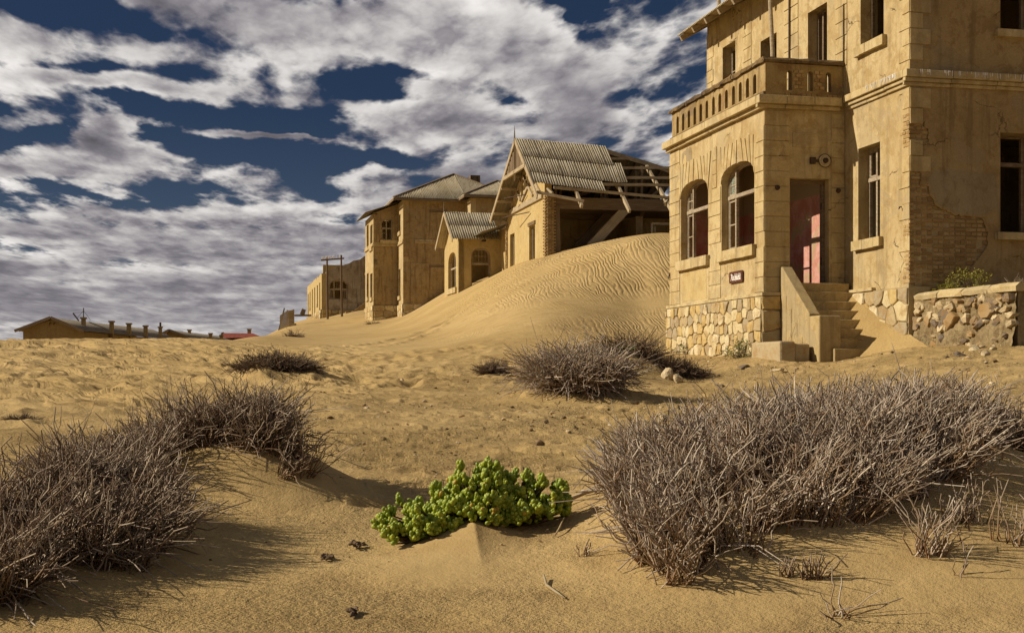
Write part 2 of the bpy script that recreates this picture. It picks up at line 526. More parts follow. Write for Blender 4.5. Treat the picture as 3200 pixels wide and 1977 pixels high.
def plain(name, c, rough=0.8, spec=0.3, var=0.3, sc=8.0):
    m_, gg, b = new_mat(name, rough, spec)
    co = gg.node('ShaderNodeTexCoord').outputs['Object']
    n = gg.noise(co, sc, 6, 0.65)
    col = gg.mix(gg.ss(n, 0.35, 0.65), c, tuple(x * (1 - var) for x in c))
    setc(gg, b, col, n, 0.25, 0.01)
    return m_


M['rust'] = plain('rusty iron', (0.085, 0.05, 0.028), 0.8, 0.3, 0.5)
M['enamel'] = plain('chipped enamel', (0.55, 0.44, 0.26), 0.5, 0.4, 0.35, 30)
M['sign'] = plain('brown sign board', (0.12, 0.035, 0.012), 0.55, 0.3, 0.5, 12)
M['white'] = plain('white lettering', (0.78, 0.74, 0.68), 0.6, 0.2, 0.06)
M['porcelain'] = plain('white porcelain', (0.75, 0.70, 0.62), 0.3, 0.5, 0.1)
M['void'] = plain('unlit room', (0.10, 0.075, 0.045), 0.95, 0.05, 0.4, 2)


def glass():
    m_, gg, b = new_mat('dusty glass', 0.12, 0.5)
    b.inputs['Base Color'].default_value = (0.66, 0.72, 0.60, 1)
    b.inputs['Transmission Weight'].default_value = 0.75
    b.inputs['Roughness'].default_value = 0.25
    return m_


M['glass'] = glass()


def sand():
    m_, gg, b = new_mat('desert sand', 0.95, 0.08)
    pos = gg.node('ShaderNodeNewGeometry').outputs['Position']
    at_r = gg.node('ShaderNodeAttribute', {'attribute_name': 'ripple'}).outputs['Fac']
    at_g = gg.node('ShaderNodeAttribute', {'attribute_name': 'grit'}).outputs['Fac']
    n1 = gg.noise(pos, 0.22, 6, 0.6)
    n2 = gg.noise(pos, 1.7, 7, 0.62)
    n3 = gg.noise(pos, 55.0, 3, 0.7)
    n4 = gg.noise(pos, 14.0, 5, 0.7)
    x, y, z = gg.sep(pos)
    col = gg.mix(gg.ss(n1, 0.35, 0.65), (0.41, 0.285, 0.118), (0.475, 0.338, 0.15))
    col = gg.mix(gg.m('MULTIPLY', gg.ss(n2, 0.45, 0.70), 0.45), col, (0.30, 0.195, 0.078))
    grit = gg.m('MULTIPLY', gg.ss(n3, 0.52, 0.66), gg.m('MULTIPLY', at_g, 0.85))
    col = gg.mix(grit, col, (0.17, 0.11, 0.045))
    pale = gg.m('MULTIPLY', gg.ss(n3, 0.42, 0.30), gg.m('MULTIPLY', at_g, 0.5))
    col = gg.mix(pale, col, (0.62, 0.47, 0.24))
    dk = gg.m('MULTIPLY', gg.ss(gg.noise(gg.v('ADD', pos, (9, 4, 2)), 2.6, 7, 0.6, 0.5), 0.60, 0.72), 0.35)
    col = gg.mix(dk, col, (0.25, 0.17, 0.065))
    # wind ripples that run down the dune slope
    wob = gg.m('MULTIPLY', gg.m('SUBTRACT', gg.noise(gg.v('MULTIPLY', pos, (0.55, 0.16, 0.0)), 1.0, 3, 0.5), 0.5), 1.7)
    wob2 = gg.m('MULTIPLY', gg.m('SUBTRACT', gg.noise(gg.v('MULTIPLY', pos, (2.4, 0.5, 0.0)), 1.0, 3, 0.5), 0.5), 0.34)
    ph = gg.m('ADD', gg.m('ADD', gg.m('ADD', x, gg.m('MULTIPLY', y, 0.10)), wob), wob2)
    s = gg.m('SINE', gg.m('MULTIPLY', ph, 2 * math.pi / 0.18))
    s2 = gg.m('MULTIPLY', gg.m('SINE', gg.m('MULTIPLY_ADD', ph, 4 * math.pi / 0.18, 0.9)), 0.22)
    rip = gg.m('MULTIPLY', gg.m('ADD', s, s2), at_r)
    b1 = gg.node('ShaderNodeBump', None, {'Height': rip, 'Strength': 1.0, 'Distance': 0.015})
    at_s = gg.node('ShaderNodeAttribute', {'attribute_name': 'streak'}).outputs['Fac']
    w1 = gg.m('MULTIPLY', gg.m('SUBTRACT', gg.noise(pos, 0.45, 3, 0.5), 0.5), 1.5)
    p1 = gg.m('ADD', gg.m('ADD', gg.m('MULTIPLY', x, 0.80), gg.m('MULTIPLY', y, 0.60)), w1)
    sv = gg.noise(gg.xyz(gg.m('MULTIPLY', p1, 3.0), gg.m('MULTIPLY', gg.m('SUBTRACT', gg.m('MULTIPLY', x, 0.6), gg.m('MULTIPLY', y, 0.8)), 0.35), 0.0), 1.0, 4, 0.6)
    b0 = gg.node('ShaderNodeBump', None, {'Height': gg.m('MULTIPLY', sv, at_s), 'Strength': 1.0, 'Distance': 0.20})
    gg.nt.links.new(b0.outputs[0], b1.inputs['Normal'])
    n5 = gg.noise(pos, 4.2, 6, 0.68)
    hh = gg.m('MULTIPLY', gg.m('ADD', gg.m('ADD', gg.m('MULTIPLY', n3, 0.45), gg.m('MULTIPLY', n4, 0.8)), gg.m('MULTIPLY', n5, 1.6)), gg.m('MULTIPLY_ADD', at_g, 0.9, 0.10))
    b2 = gg.node('ShaderNodeBump', None, {'Height': hh, 'Strength': 1.0, 'Distance': 0.06, 'Normal': b1.outputs[0]})
    gg.nt.links.new(col, b.inputs['Base Color'])
    gg.nt.links.new(b2.outputs[0], b.inputs['Normal'])
    return m_


M['sand'] = sand()
# ------------------------------------------------------------------ the sand
def perlin(x, y, seed=0):
    r = np.random.default_rng(seed)
    perm = r.permutation(256)
    ga = r.uniform(0, 2 * np.pi, 256)
    gx, gy = np.cos(ga), np.sin(ga)
    xi = np.floor(x).astype(np.int64); yi = np.floor(y).astype(np.int64)
    xf = x - xi; yf = y - yi
    u = xf * xf * xf * (xf * (xf * 6 - 15) + 10); v = yf * yf * yf * (yf * (yf * 6 - 15) + 10)

    def gr(ix, iy, fx, fy):
        h = perm[(perm[ix & 255] + iy) & 255]
        return gx[h] * fx + gy[h] * fy
    a = gr(xi, yi, xf, yf); b = gr(xi + 1, yi, xf - 1, yf)
    c = gr(xi, yi + 1, xf, yf - 1); d_ = gr(xi + 1, yi + 1, xf - 1, yf - 1)
    return (a + u * (b - a)) * (1 - v) + (c + u * (d_ - c)) * v


def fbm(x, y, oct=4, seed=0, gain=0.5):
    s, a = 0, 1.0
    for i in range(oct):
        s = s + a * perlin(x * 2 ** i + 3.7 * i, y * 2 ** i + 1.3 * i, seed + i); a *= gain
    return s


def sst(x, a, b):
    t = np.clip((x - a) / (b - a), 0, 1); return t * t * (3 - 2 * t)


NEAR = [(4, 2455), (6, 1973), (8, 1715), (10, 1565), (12, 1453), (15, 1338), (20, 1248)]
SURVEY = {
    -900: NEAR + [(28, 1168), (36, 1112), (46, 1066), (60, 1112), (90, 1155), (130, 1190)],
    0: NEAR + [(28, 1170), (36, 1112), (46, 1064), (60, 1110), (90, 1155), (130, 1188)],
    300: NEAR + [(28, 1172), (36, 1114), (46, 1063), (60, 1100), (90, 1145), (130, 1180)],
    600: NEAR + [(28, 1175), (36, 1116), (48, 1061), (60, 1088), (90, 1112), (130, 1150)],
    820: NEAR + [(28, 1180), (36, 1124), (48, 1078), (62, 1050), (80, 1049), (110, 1060), (150, 1075)],
    900: NEAR + [(28, 1182), (36, 1128), (47, 1088), (60, 1066), (80, 1044), (105, 1019), (130, 1012), (160, 1010)],
    1020: NEAR + [(28, 1185), (38, 1118), (50, 1080), (70, 1052), (98, 1022), (112, 998), (125, 990), (160, 985)],
    1130: NEAR + [(28, 1185), (40, 1106), (55, 1074), (75, 1042), (97, 1012), (112, 978), (125, 960), (160, 950)],
    1250: NEAR + [(28, 1175), (40, 1098), (55, 1060), (80, 1016), (98, 992), (115, 960), (150, 945)],
    1400: NEAR + [(28, 1165), (38, 1092), (50, 1054), (65, 990), (75, 950), (84, 926), (100, 905), (150, 900)],
    1550: NEAR + [(28, 1158), (36, 1090), (46, 1022), (55, 950), (65, 890), (75, 862), (82, 857), (100, 850)],
    1640: NEAR + [(28, 1155), (36, 1088), (45, 1005), (55, 905), (63, 850), (72, 818), (85, 812)],
    1702: NEAR + [(28, 1152), (36, 1088), (44, 1005), (52, 922), (60, 850), (68, 806), (73, 798), (85, 800)],
    1850: NEAR + [(28, 1150), (36, 1090), (43, 1038), (50, 950), (57, 842), (62, 778), (66, 762), (75, 770), (90, 790)],
    2000: NEAR + [(26, 1165), (30, 1120), (36, 1092), (42, 1066), (49, 995), (55, 872), (60, 755), (63, 736), (70, 742), (85, 770)],
    2150: NEAR + [(25, 1180), (28, 1142), (31, 1112), (35, 1096), (41, 1074), (48, 1005), (54, 885), (60, 755), (64, 738), (75, 760), (100, 800)],
    2400: NEAR[:-1] + [(20, 1230), (24, 1165), (26.5, 1124), (28, 1106), (33, 1090), (42, 1040), (60, 880), (75, 850), (100, 850)],
    2600: NEAR[:-1] + [(20, 1212), (24, 1150), (26, 1129), (28, 1114), (33, 1095), (45, 1050), (60, 960), (90, 900)],
    2820: NEAR[:-2] + [(15, 1310), (20, 1165), (23, 1110), (25.3, 1088), (28, 1085), (45, 1050), (90, 950)],
    3170: NEAR[:-3] + [(12, 1390), (16, 1195), (20, 1115), (22, 1083), (26, 1078), (45, 1050), (90, 980)],
    4000: NEAR[:-3] + [(12, 1370), (16, 1190), (20, 1115), (26, 1085), (45, 1060), (90, 1030)],
}
cp = np.array([((px - CX) / F, Y, (HY - py) / F * Y) for px, rows in SURVEY.items() for Y, py in rows])
cth, cr = np.arctan(cp[:, 0]), cp[:, 1] / np.cos(np.arctan(cp[:, 0]))
ctl = np.stack([cth * 4.033, np.log(cr)], 1)
cq = cp[:, 2] / cr


def tps_k(d2): return 0.5 * d2 * np.log(d2 + 1e-12)


n_c = len(ctl)
K = tps_k(((ctl[:, None] - ctl[None]) ** 2).sum(-1)) + np.eye(n_c) * 0.0015
Pm = np.concatenate([np.ones((n_c, 1)), ctl], 1)
S = np.zeros((n_c + 3, n_c + 3)); S[:n_c, :n_c] = K; S[:n_c, n_c:] = Pm; S[n_c:, :n_c] = Pm.T
W = np.linalg.solve(S, np.concatenate([cq, np.zeros(3)]))

MOUNDS = [  # x, y, height, half widths, sharpness
    (2.30, 9.1, 0.50, 1.55, 1.5), (1.15, 8.1, 0.16, 0.8, 0.9), (3.4, 9.6, 0.25, 1.2, 1.3), (2.6, 7.2, 0.10, 1.6, 0.8),
    (-2.35, 10.3, 0.42, 0.85, 0.75), (-2.75, 8.2, 0.20, 0.9, 0.75), (-3.2, 7.6, 0.22, 0.9, 0.9), (-1.75, 10.1, 0.16, 0.6, 0.5),
    (-0.23, 8.30, 0.10, 0.36, 0.42), (0.95, 19.9, 0.24, 1.1, 0.9), (1.9, 24.5, 0.42, 0.9, 1.2), (-4.55, 25.2, 0.34, 1.0, 0.9),
    (2.75, 24.6, 0.12, 0.6, 0.6), (-5.35, 13.9, 0.07, 0.35, 0.4), (-0.4, 24.2, 0.06, 0.5, 0.5)]


def height(x, y):
    x = np.asarray(x, float); y = np.asarray(y, float)
    sh = x.shape
    x = x.ravel(); y = y.ravel()
    th = np.arctan2(x, y); r = np.hypot(x, y)
    lr = np.log(np.clip(r, 3.6, 150)); tc = np.clip(th, -0.6, 0.58)
    q = np.empty_like(x)
    for i in range(0, len(x), 40000):
        sl = slice(i, i + 40000)
        a = tc[sl] * 4.033; b = lr[sl]
        d2 = (a[:, None] - ctl[None, :, 0]) ** 2 + (b[:, None] - ctl[None, :, 1]) ** 2
        q[sl] = tps_k(d2) @ W[:n_c] + W[n_c] + W[n_c + 1] * a + W[n_c + 2] * b
    z = q * np.clip(r, 3.6, 150)
    z_far = -1.2 + np.clip(0.03 * r, 0, 1.0)
    wgt = sst(np.abs(th), 0.62, 1.1)
    z = z * (1 - wgt) + z_far * wgt
    far = sst(r, 150, 400)
    z = z * (1 - far) + (-3.0) * far
    for (mx, my, h, rx, ry) in MOUNDS:
        e = ((x - mx) / rx) ** 2 + ((y - my) / ry) ** 2
        k = e < 9
        z[k] += h * np.exp(-e[k] ** 1.15)
    # crisp tail of sand behind the green bush
    tx = (x + 0.24 - 0.10 * (8.1 - y)); ty = y - 7.95
    k = (np.abs(tx) < 1) & (np.abs(ty) < 1)
    z[k] += 0.075 * np.exp(-np.abs(tx[k]) / np.where(tx[k] < 0, 0.30, 0.13)) * np.exp(-(ty[k] / 0.42) ** 2)
    return z.reshape(sh)


def gz(x, y): return float(height(np.array([x]), np.array([y]))[0])


def ground_at(px, py, lo=5.0, hi=70.0):
    """First point of the sand along a survey ray."""
    Y = np.exp(np.linspace(math.log(lo), math.log(hi), 500))
    X = (px - CX) / F * Y
    zz = height(X, Y) - (HY - py) / F * Y
    i = int(np.argmax(zz > 0))
    return Vector((X[i], Y[i], height(X[i:i + 1], Y[i:i + 1])[0]))


def build_ground():
    fine = np.arctan((np.arange(-330, 3531, 4.3) - CX) / F)
    lo, hi = fine[0], fine[-1]
    coarse_l = np.linspace(-np.pi, lo, 70)[:-1]
    coarse_r = np.linspace(hi, np.pi, 70)[1:]
    th = np.concatenate([coarse_l, fine, coarse_r[:-1]])
    r = [0.4, 1.2, 2.2, 3.2]
    rr = 3.9
    while rr < 135:
        r.append(rr); rr *= 1.0058
    while rr < 9000:
        r.append(rr); rr *= 1.12
    r = np.array(r)
    TH, R = np.meshgrid(th, r)
    X, Y = R * np.sin(TH), R * np.cos(TH)
    Z = height(X, Y)
    PX = CX + F * np.tan(np.clip(TH, -1, 1))
    inview = (np.abs(TH) < 0.5).astype(float)
    # large loose undulation everywhere, small where walls stand
    near = sst(R, 5, 9) * (1 - sst(R, 30, 60))
    Z += fbm(X / 2.3, Y / 2.3, 4, 5) * 0.030 * near
    Z += fbm(X / 0.45, Y / 0.45, 3, 15) * 0.010 * near
    # long oblique wind ripples on the flat slope at the left
    wl = (1 - sst(PX, 1000, 1350)) * sst(R, 13, 22) * (1 - sst(R, 46, 56)) * inview
    wob = fbm(X / 3.0, Y / 3.0, 3, 21) * 1.1
    ph = (0.80 * X + 0.60 * Y) + wob * .8
    rid = 1 - np.abs(perlin(ph / 0.55, (X * 0.6 - Y * 0.8) / 4.2, 31)) * 2.0
    rid2 = fbm(ph / 0.9, (X * 0.6 - Y * 0.8) / 2.2, 3, 33)
    Z += wl * (0.085 * rid + 0.085 * rid2)
    # trampled band below the dune
    tr = np.exp(-((PX - 1150) / 420) ** 2) * np.exp(-((R - 30) / 8.0) ** 2) * inview
    Z += tr * fbm(X / 0.9, Y / 0.9, 4, 41, 0.5) * 0.10
    # shallow undulation of the big dune
    du = sst(PX, 1180, 1500) * sst(R, 36, 46) * inview
    Z += du * fbm(X / 5.0, Y / 9.0, 3, 51) * 0.10
    # footprints and scuffs
    idx_r = np.log(r)
    rs = np.random.default_rng(5)

    def pit(px, Yp, rad, dep, el_=1.0, an=0.0):
        x0 = (px - CX) / F * Yp; r0 = math.hypot(x0, Yp); t0 = math.atan2(x0, Yp)
        i0, i1 = np.searchsorted(r, [r0 - rad * 3.2, r0 + rad * 3.2])
        j0, j1 = np.searchsorted(th, [t0 - rad * 3.2 / r0, t0 + rad * 3.2 / r0])
        if i1 <= i0 or j1 <= j0: return
        sx = X[i0:i1, j0:j1] - x0; sy = Y[i0:i1, j0:j1] - Yp
        c, s = math.cos(an), math.sin(an)
        e = ((sx * c + sy * s) / (rad * el_)) ** 2 + ((-sx * s + sy * c) / rad) ** 2
        Z[i0:i1, j0:j1] += -dep * np.exp(-e ** 1.8) + dep * 0.32 * np.exp(-(np.sqrt(e) - 1.7) ** 2 / 0.22)

    for k in range(2000):
        Yp = rs.uniform(9.5, 31); px = rs.uniform(700, 3200)
        if Yp < 12.5 and (px < 1150 or px > 1800): continue
        pit(px, Yp, rs.uniform(0.04, 0.10), rs.uniform(0.018, 0.052), rs.uniform(1.3, 3.0), rs.uniform(-.5, .5))
    for k in range(330):
        Yp = rs.uniform(23, 40); px = rs.normal(1180, 260)
        pit(px, Yp, rs.uniform(0.12, 0.26), rs.uniform(0.03, 0.075), rs.uniform(1.0, 1.6), rs.uniform(0, 3.1))
    for k in range(130):
        Yp = rs.uniform(15, 45); px = rs.uniform(-200, 900)
        pit(px, Yp, rs.uniform(0.14, 0.34), rs.uniform(0.03, 0.09), rs.uniform(1.0, 2.2), rs.uniform(0, 3.1))
    for k in range(40):            # a trail that climbs the flank of the dune
        t = k / 40
        pit(1150 + 300 * t + rs.uniform(-12, 12), 48 + 16 * t + rs.uniform(-.6, .6), 0.28, 0.10, 1.6, 0.2)
    # attributes
    rip = np.zeros_like(Z)
    zpy = HY - Z / np.maximum(R * np.cos(TH), 0.1) * F
    crest = sst(PX, 1180, 1700) * sst(R, 40, 48)
    band = 1 - np.exp(-((zpy - (1000 - 0.12 * (PX - 1600))) / 42.0) ** 2)      # the smooth slip band across the slope
    rip = crest * band * (1 - sst(R, 72, 82)) * inview
    lowr = sst(PX, 1650, 1900) * sst(R, 36.0, 37.5) * (1 - sst(R, 42, 45)) * inview * 0.8
    rip = np.clip(np.maximum(rip, lowr) * (0.65 + 0.9 * fbm(X / 3.2, Y / 4.0, 2, 61)), 0, 1.3)
    grit = (1 - sst(R, 26, 46)) * (1 - .6 * wl)
    for (mx, my, h, rx, ry) in MOUNDS[:10] + [(-.42, 7.75, 0, .38, .50)]:
        e = ((X - mx) / (rx * 1.15)) ** 2 + ((Y - (my - 0.35)) / (ry * 1.25)) ** 2
        grit *= 1 - 0.85 * np.exp(-e ** 1.5)
    grit *= 0.35 + 0.65 * sst(fbm(X / 1.6, Y / 1.6, 3, 71) + 0.25, 0, 0.5)
    nr, nt = X.shape
    verts = np.stack([X, Y, Z], -1).reshape(-1, 3)
    i, j = np.meshgrid(np.arange(nr - 1), np.arange(nt), indexing='ij')
    j2 = (j + 1) % nt
    quads = np.stack([i * nt + j, i * nt + j2, (i + 1) * nt + j2, (i + 1) * nt + j], -1).reshape(-1, 4)[:, ::-1]
    me = bpy.data.meshes.new('desert_sand')
    me.vertices.add(len(verts)); me.vertices.foreach_set('co', verts.astype(np.float32).ravel())
    nf = len(quads)
    me.loops.add(nf * 4); me.loops.foreach_set('vertex_index', quads.astype(np.int32).ravel())
    me.polygons.add(nf); me.polygons.foreach_set('loop_start', np.arange(0, nf * 4, 4, dtype=np.int32))
    me.polygons.foreach_set('use_smooth', np.ones(nf, bool))
    me.update(calc_edges=True)
    streak = wl * (0.55 + 0.9 * np.clip(fbm(X / 4, Y / 5, 2, 81) + .2, 0, 1))
    for nm, arr in (('ripple', rip), ('grit', grit), ('streak', streak)):
        a = me.attributes.new(nm, 'FLOAT', 'POINT'); a.data.foreach_set('value', arr.astype(np.float32).ravel())
    me.materials.append(M['sand'])
    o = bpy.data.objects.new('desert_sand', me)
    COL.objects.link(o)
    tag(o, 'wind rippled ochre desert sand rising into a tall dune', None, None, 'structure')


build_ground()
# ------------------------------------------------------------------ shared building pieces
ANG = math.radians(13.05)


def jit(s): return random.uniform(-s, s)


def block_mesh(name, l, d, h, mat, rough=0.12):
    """Worn block: x length, y depth (front at -d/2), z height, softened irregular edges."""
    bm = bmesh.new()
    bmesh.ops.create_cube(bm, size=1.0)
    bmesh.ops.bevel(bm, geom=bm.edges[:], offset=0.09, segments=1, affect='EDGES', clamp_overlap=True)
    for v in bm.verts:
        v.co.x = v.co.x * l + jit(rough * h * 0.35); v.co.y = v.co.y * d + jit(rough * h * 0.3); v.co.z = v.co.z * h + jit(rough * h * 0.35)
    me = bpy.data.meshes.new(name); bm.to_mesh(me); bm.free(); me.materials.append(mat)
    return me


BRICKS = [block_mesh('brick', 0.235, 0.11, 0.068, M['brick'], 0.16) for _ in range(7)]
HEADERS = [block_mesh('brick', 0.112, 0.11, 0.068, M['brick'], 0.16) for _ in range(5)]


def inside_poly(s, z, poly):
    c = False
    for i in range(len(poly)):
        (x1, y1), (x2, y2) = poly[i], poly[i - 1]
        if (y1 > z) != (y2 > z) and s < (x2 - x1) * (z - y1) / (y2 - y1) + x1: c = not c
    return c


def lay_bricks(poly, to3, rotz, parent, depth=0.05, course=0.0845, half=0.247):
    zs = [p[1] for p in poly]; ss_ = [p[0] for p in poly]
    k = 0; z = min(zs) + 0.04
    while z < max(zs) + 0.02:
        s = min(ss_) + (0.06 if k % 2 else 0.12)
        while s < max(ss_) + 0.1:
            head = (k % 2 == 1)
            w_ = 0.124 if head else 0.247
            if inside_poly(s, z, poly) and random.random() > .035:
                me = random.choice(HEADERS if head else BRICKS)
                put('brick', me, parent, to3(s + jit(.004), z + jit(.003), depth + jit(.007)), (jit(.02), jit(.02), rotz + jit(.03)), (1, 1, random.uniform(.92, 1.05)))
            s += w_
        z += course; k += 1


def stone_piece(pts, to3, parent, mat, t0, proud, name='stone'):
    """One dressed-face stone from its outline in wall coordinates."""
    n = len(pts)
    cs = sum(p[0] for p in pts) / n; cz = sum(p[1] for p in pts) / n
    vs, fs = [], []
    rows = [(1.0, t0), (0.985, t0 - proud * 0.75), (0.91, t0 - proud)]
    for sc_, t in rows:
        for p in pts:
            vs.append((cs + (p[0] - cs) * sc_ + jit(.003), cz + (p[1] - cz) * sc_ + jit(.003), t + jit(proud * 0.22)))
    for r_ in range(2):
        for i in range(n):
            a, b = r_ * n + i, r_ * n + (i + 1) % n
            fs.append((a, b, b + n, a + n))
    vs.append((cs + jit(.02), cz + jit(.02), t0 - proud * random.uniform(0.95, 1.35)))
    for i in range(n):
        fs.append((2 * n + i, 2 * n + (i + 1) % n, 3 * n))
    mb = MB(); mb.add([to3(*v) for v in vs], fs)
    return mb.build(name, mat, parent)


def clip_half(poly, px, pz, nx, nz):
    out = []
    for i in range(len(poly)):
        a, b = poly[i], poly[(i + 1) % len(poly)]
        da = (a[0] - px) * nx + (a[1] - pz) * nz; db = (b[0] - px) * nx + (b[1] - pz) * nz
        if da <= 0: out.append(a)
        if (da < 0 < db) or (db < 0 < da):
            t = da / (da - db); out.append((a[0] + (b[0] - a[0]) * t, a[1] + (b[1] - a[1]) * t))
    return out


def stone_courses(s0, s1, zlo, zhi, to3, parent, mat, t0=0.0, proud=0.04, ch=0.27, cw=0.33, gap=0.018):
    """Rough fieldstone: uneven many-sided stones in wandering courses, each its own piece."""
    rows = max(1, round((zhi - zlo) / ch)); seeds = []
    for k in range(rows):
        s = s0 + cw * random.uniform(.15, .55)
        while s < s1:
            w_ = cw * random.choice([.55, .75, 1.0, 1.0, 1.25, 1.5])
            seeds.append((s + w_ * .5, zlo + (zhi - zlo) * (k + .5 + jit(.30)) / rows)); s += w_
    asp = cw / ch
    for i, (s, z) in enumerate(seeds):
        poly = [(s0, zlo), (s1, zlo), (s1, zhi), (s0, zhi)]
        for j, (s2, z2) in enumerate(seeds):
            if i == j or abs(s2 - s) > cw * 3.2 or abs(z2 - z) > ch * 3: continue
            nx, nz = (s2 - s), (z2 - z) * asp * asp
            poly = clip_half(poly, (s + s2) / 2, (z + z2) / 2, nx, nz)
            if len(poly) < 3: break
        if len(poly) < 3: continue
        cs = sum(p[0] for p in poly) / len(poly); cz = sum(p[1] for p in poly) / len(poly)
        pts = []
        for k in range(len(poly)):
            a, b = poly[k], poly[(k + 1) % len(poly)]
            L = math.hypot(b[0] - a[0], b[1] - a[1])
            if L < .02: continue
            for t in ((0.06, .5) if L > .12 else (0.06,)):
                q = (a[0] + (b[0] - a[0]) * t, a[1] + (b[1] - a[1]) * t)
                dd = math.hypot(q[0] - cs, q[1] - cz) + 1e-6
                f = 1 - gap * .5 / dd
                pts.append((cs + (q[0] - cs) * f + jit(.007), cz + (q[1] - cz) * f + jit(.007)))
        if len(pts) >= 4: stone_piece(pts, to3, parent, mat, t0, proud * random.uniform(.6, 1.35))


def corr_sheet(name, p00, p10, p11, p01, mat, parent, pitch=0.09, amp=0.022, nv=3, samples=4, sag=0.0):
    """Corrugated sheet; the corrugations run from edge p00-p10 up to edge p01-p11."""
    p00, p10, p11, p01 = map(Vector, (p00, p10, p11, p01))
    nrm = (p10 - p00).cross(p01 - p00).normalized()
    if nrm.z < 0: nrm = -nrm
    L = max((p10 - p00).length, (p11 - p01).length)
    nu = max(2, int(round(L / pitch * samples)))
    vs, fs = [], []
    for j in range(nv + 1):
        v = j / nv
        for i in range(nu + 1):
            u = i / nu
            q = p00 * (1 - u) * (1 - v) + p10 * u * (1 - v) + p11 * u * v + p01 * (1 - u) * v
            q = q + nrm * (amp * math.sin(2 * math.pi * u * L / pitch) - sag * math.sin(math.pi * v)) + Vector((0, 0, jit(.004)))
            vs.append(q)
    n = nu + 1
    for j in range(nv):
        for i in range(nu):
            fs.append((j * n + i, j * n + i + 1, (j + 1) * n + i + 1, (j + 1) * n + i))
    mb = MB(); mb.add(vs, fs)
    o = mb.build(name, mat, parent, smooth=True)
    sd = o.modifiers.new('gauge', 'SOLIDIFY'); sd.thickness = 0.008
    return o


def lerp(p, q, t): return Vector(p) * (1 - t) + Vector(q) * t


def sheets(n, p00, p10, p11, p01, mat, parent, name='roof_sheet', lap=0.02, **kw):
    """A row of n overlapping sheets between the four corners."""
    for i in range(n):
        a, b = i / n, (i + 1) / n + (lap / n)
        lift = Vector((0, 0, 0.006 * (i % 2) + jit(.006)))
        corr_sheet(name, lerp(p00, p10, a) + lift, lerp(p00, p10, b) + lift, lerp(p01, p11, b) + lift, lerp(p01, p11, a) + lift, mat, parent, **kw)


def quoin(to3, s0, s1, z0, z1, parent, t=-0.018, mat=None, name='quoin_block', g_=0.007):
    mb = MB()
    s0 += g_; s1 -= g_; z0 += g_; z1 -= g_
    e = 0.006
    vs = [(s0, z0, 0.004), (s1, z0, 0.004), (s1, z1, 0.004), (s0, z1, 0.004),
          (s0, z0, t * .6), (s1, z0, t * .6), (s1, z1, t * .6), (s0, z1, t * .6),
          (s0 + e, z0 + e, t + jit(.004)), (s1 - e, z0 + e, t + jit(.004)), (s1 - e, z1 - e, t + jit(.004)), (s0 + e, z1 - e, t + jit(.004))]
    fs = [(8, 9, 10, 11)]
    for r_ in (0, 4):
        for i in range(4):
            a, b = r_ + i, r_ + (i + 1) % 4
            fs.append((a, b, b + 4, a + 4))
    mb.add([to3(*v) for v in vs], fs)
    return mb.build(name, mat or M['quoin'], parent)


def wedge(to3, pts, parent, t=-0.02, mat=None, name='voussoir'):
    mb = MB(); n = len(pts)
    vs = [(p[0], p[1], 0.004) for p in pts] + [(p[0], p[1], t + jit(.004)) for p in pts]
    fs = [tuple(range(n, 2 * n))] + [(i, (i + 1) % n, n + (i + 1) % n, n + i) for i in range(n)]
    mb.add([to3(*v) for v in vs], fs)
    return mb.build(name, mat or M['quoin'], parent)


def voussoirs(to3, s0, s1, zs, zt, ztop, parent, n=9, spread=0.26):
    c, r = (s0 + s1) / 2, (s1 - s0) / 2

    def inner(u):
        ca = -math.cos(math.pi * u); sa = math.sin(math.pi * u)
        return (c + r * math.copysign(abs(ca) ** .8, ca), zs + (zt - zs) * sa ** .8 + 0.004)
    for k in range(n):
        u0, u1 = k / n + .008, (k + 1) / n - .008
        i0, im, i1 = inner(u0), inner((u0 + u1) / 2), inner(u1)
        o0 = (c + (r + spread) * (2 * u0 - 1), ztop + jit(.03)); o1 = (c + (r + spread) * (2 * u1 - 1), ztop + jit(.03))
        wedge(to3, [i0, im, i1, o1, o0], parent)


def band(fr, axis, c, s0, s1, prof, parent, mat, name='cornice_block', seg=1.0, jitter=0.0):
    """Projecting moulding in lengths; prof = [(z0, z1, projection)]."""
    n = max(1, round((s1 - s0) / seg))
    for i in range(n):
        a, b = s0 + (s1 - s0) * i / n + (.004 if i else 0), s0 + (s1 - s0) * (i + 1) / n - (.004 if i < n - 1 else 0)
        mb = MB()
        dz = jit(jitter)
        for (z0, z1, pr) in prof:
            pr2 = pr + jit(jitter)
            if axis == 'A': mb.box(fr, c - pr2, c, a, b, z0 + dz, z1 + dz)
            else: mb.box(fr, a, b, c - pr2, c, z0 + dz, z1 + dz)
        mb.build(name, mat, parent, bevel=0.012)


def fbox(mb, fr, axis, c, s0, s1, z0, z1, t0, t1):
    if axis == 'A': mb.box(fr, c + t0, c + t1, s0, s1, z0, z1)
    else: mb.box(fr, s0, s1, c + t0, c + t1, z0, z1)


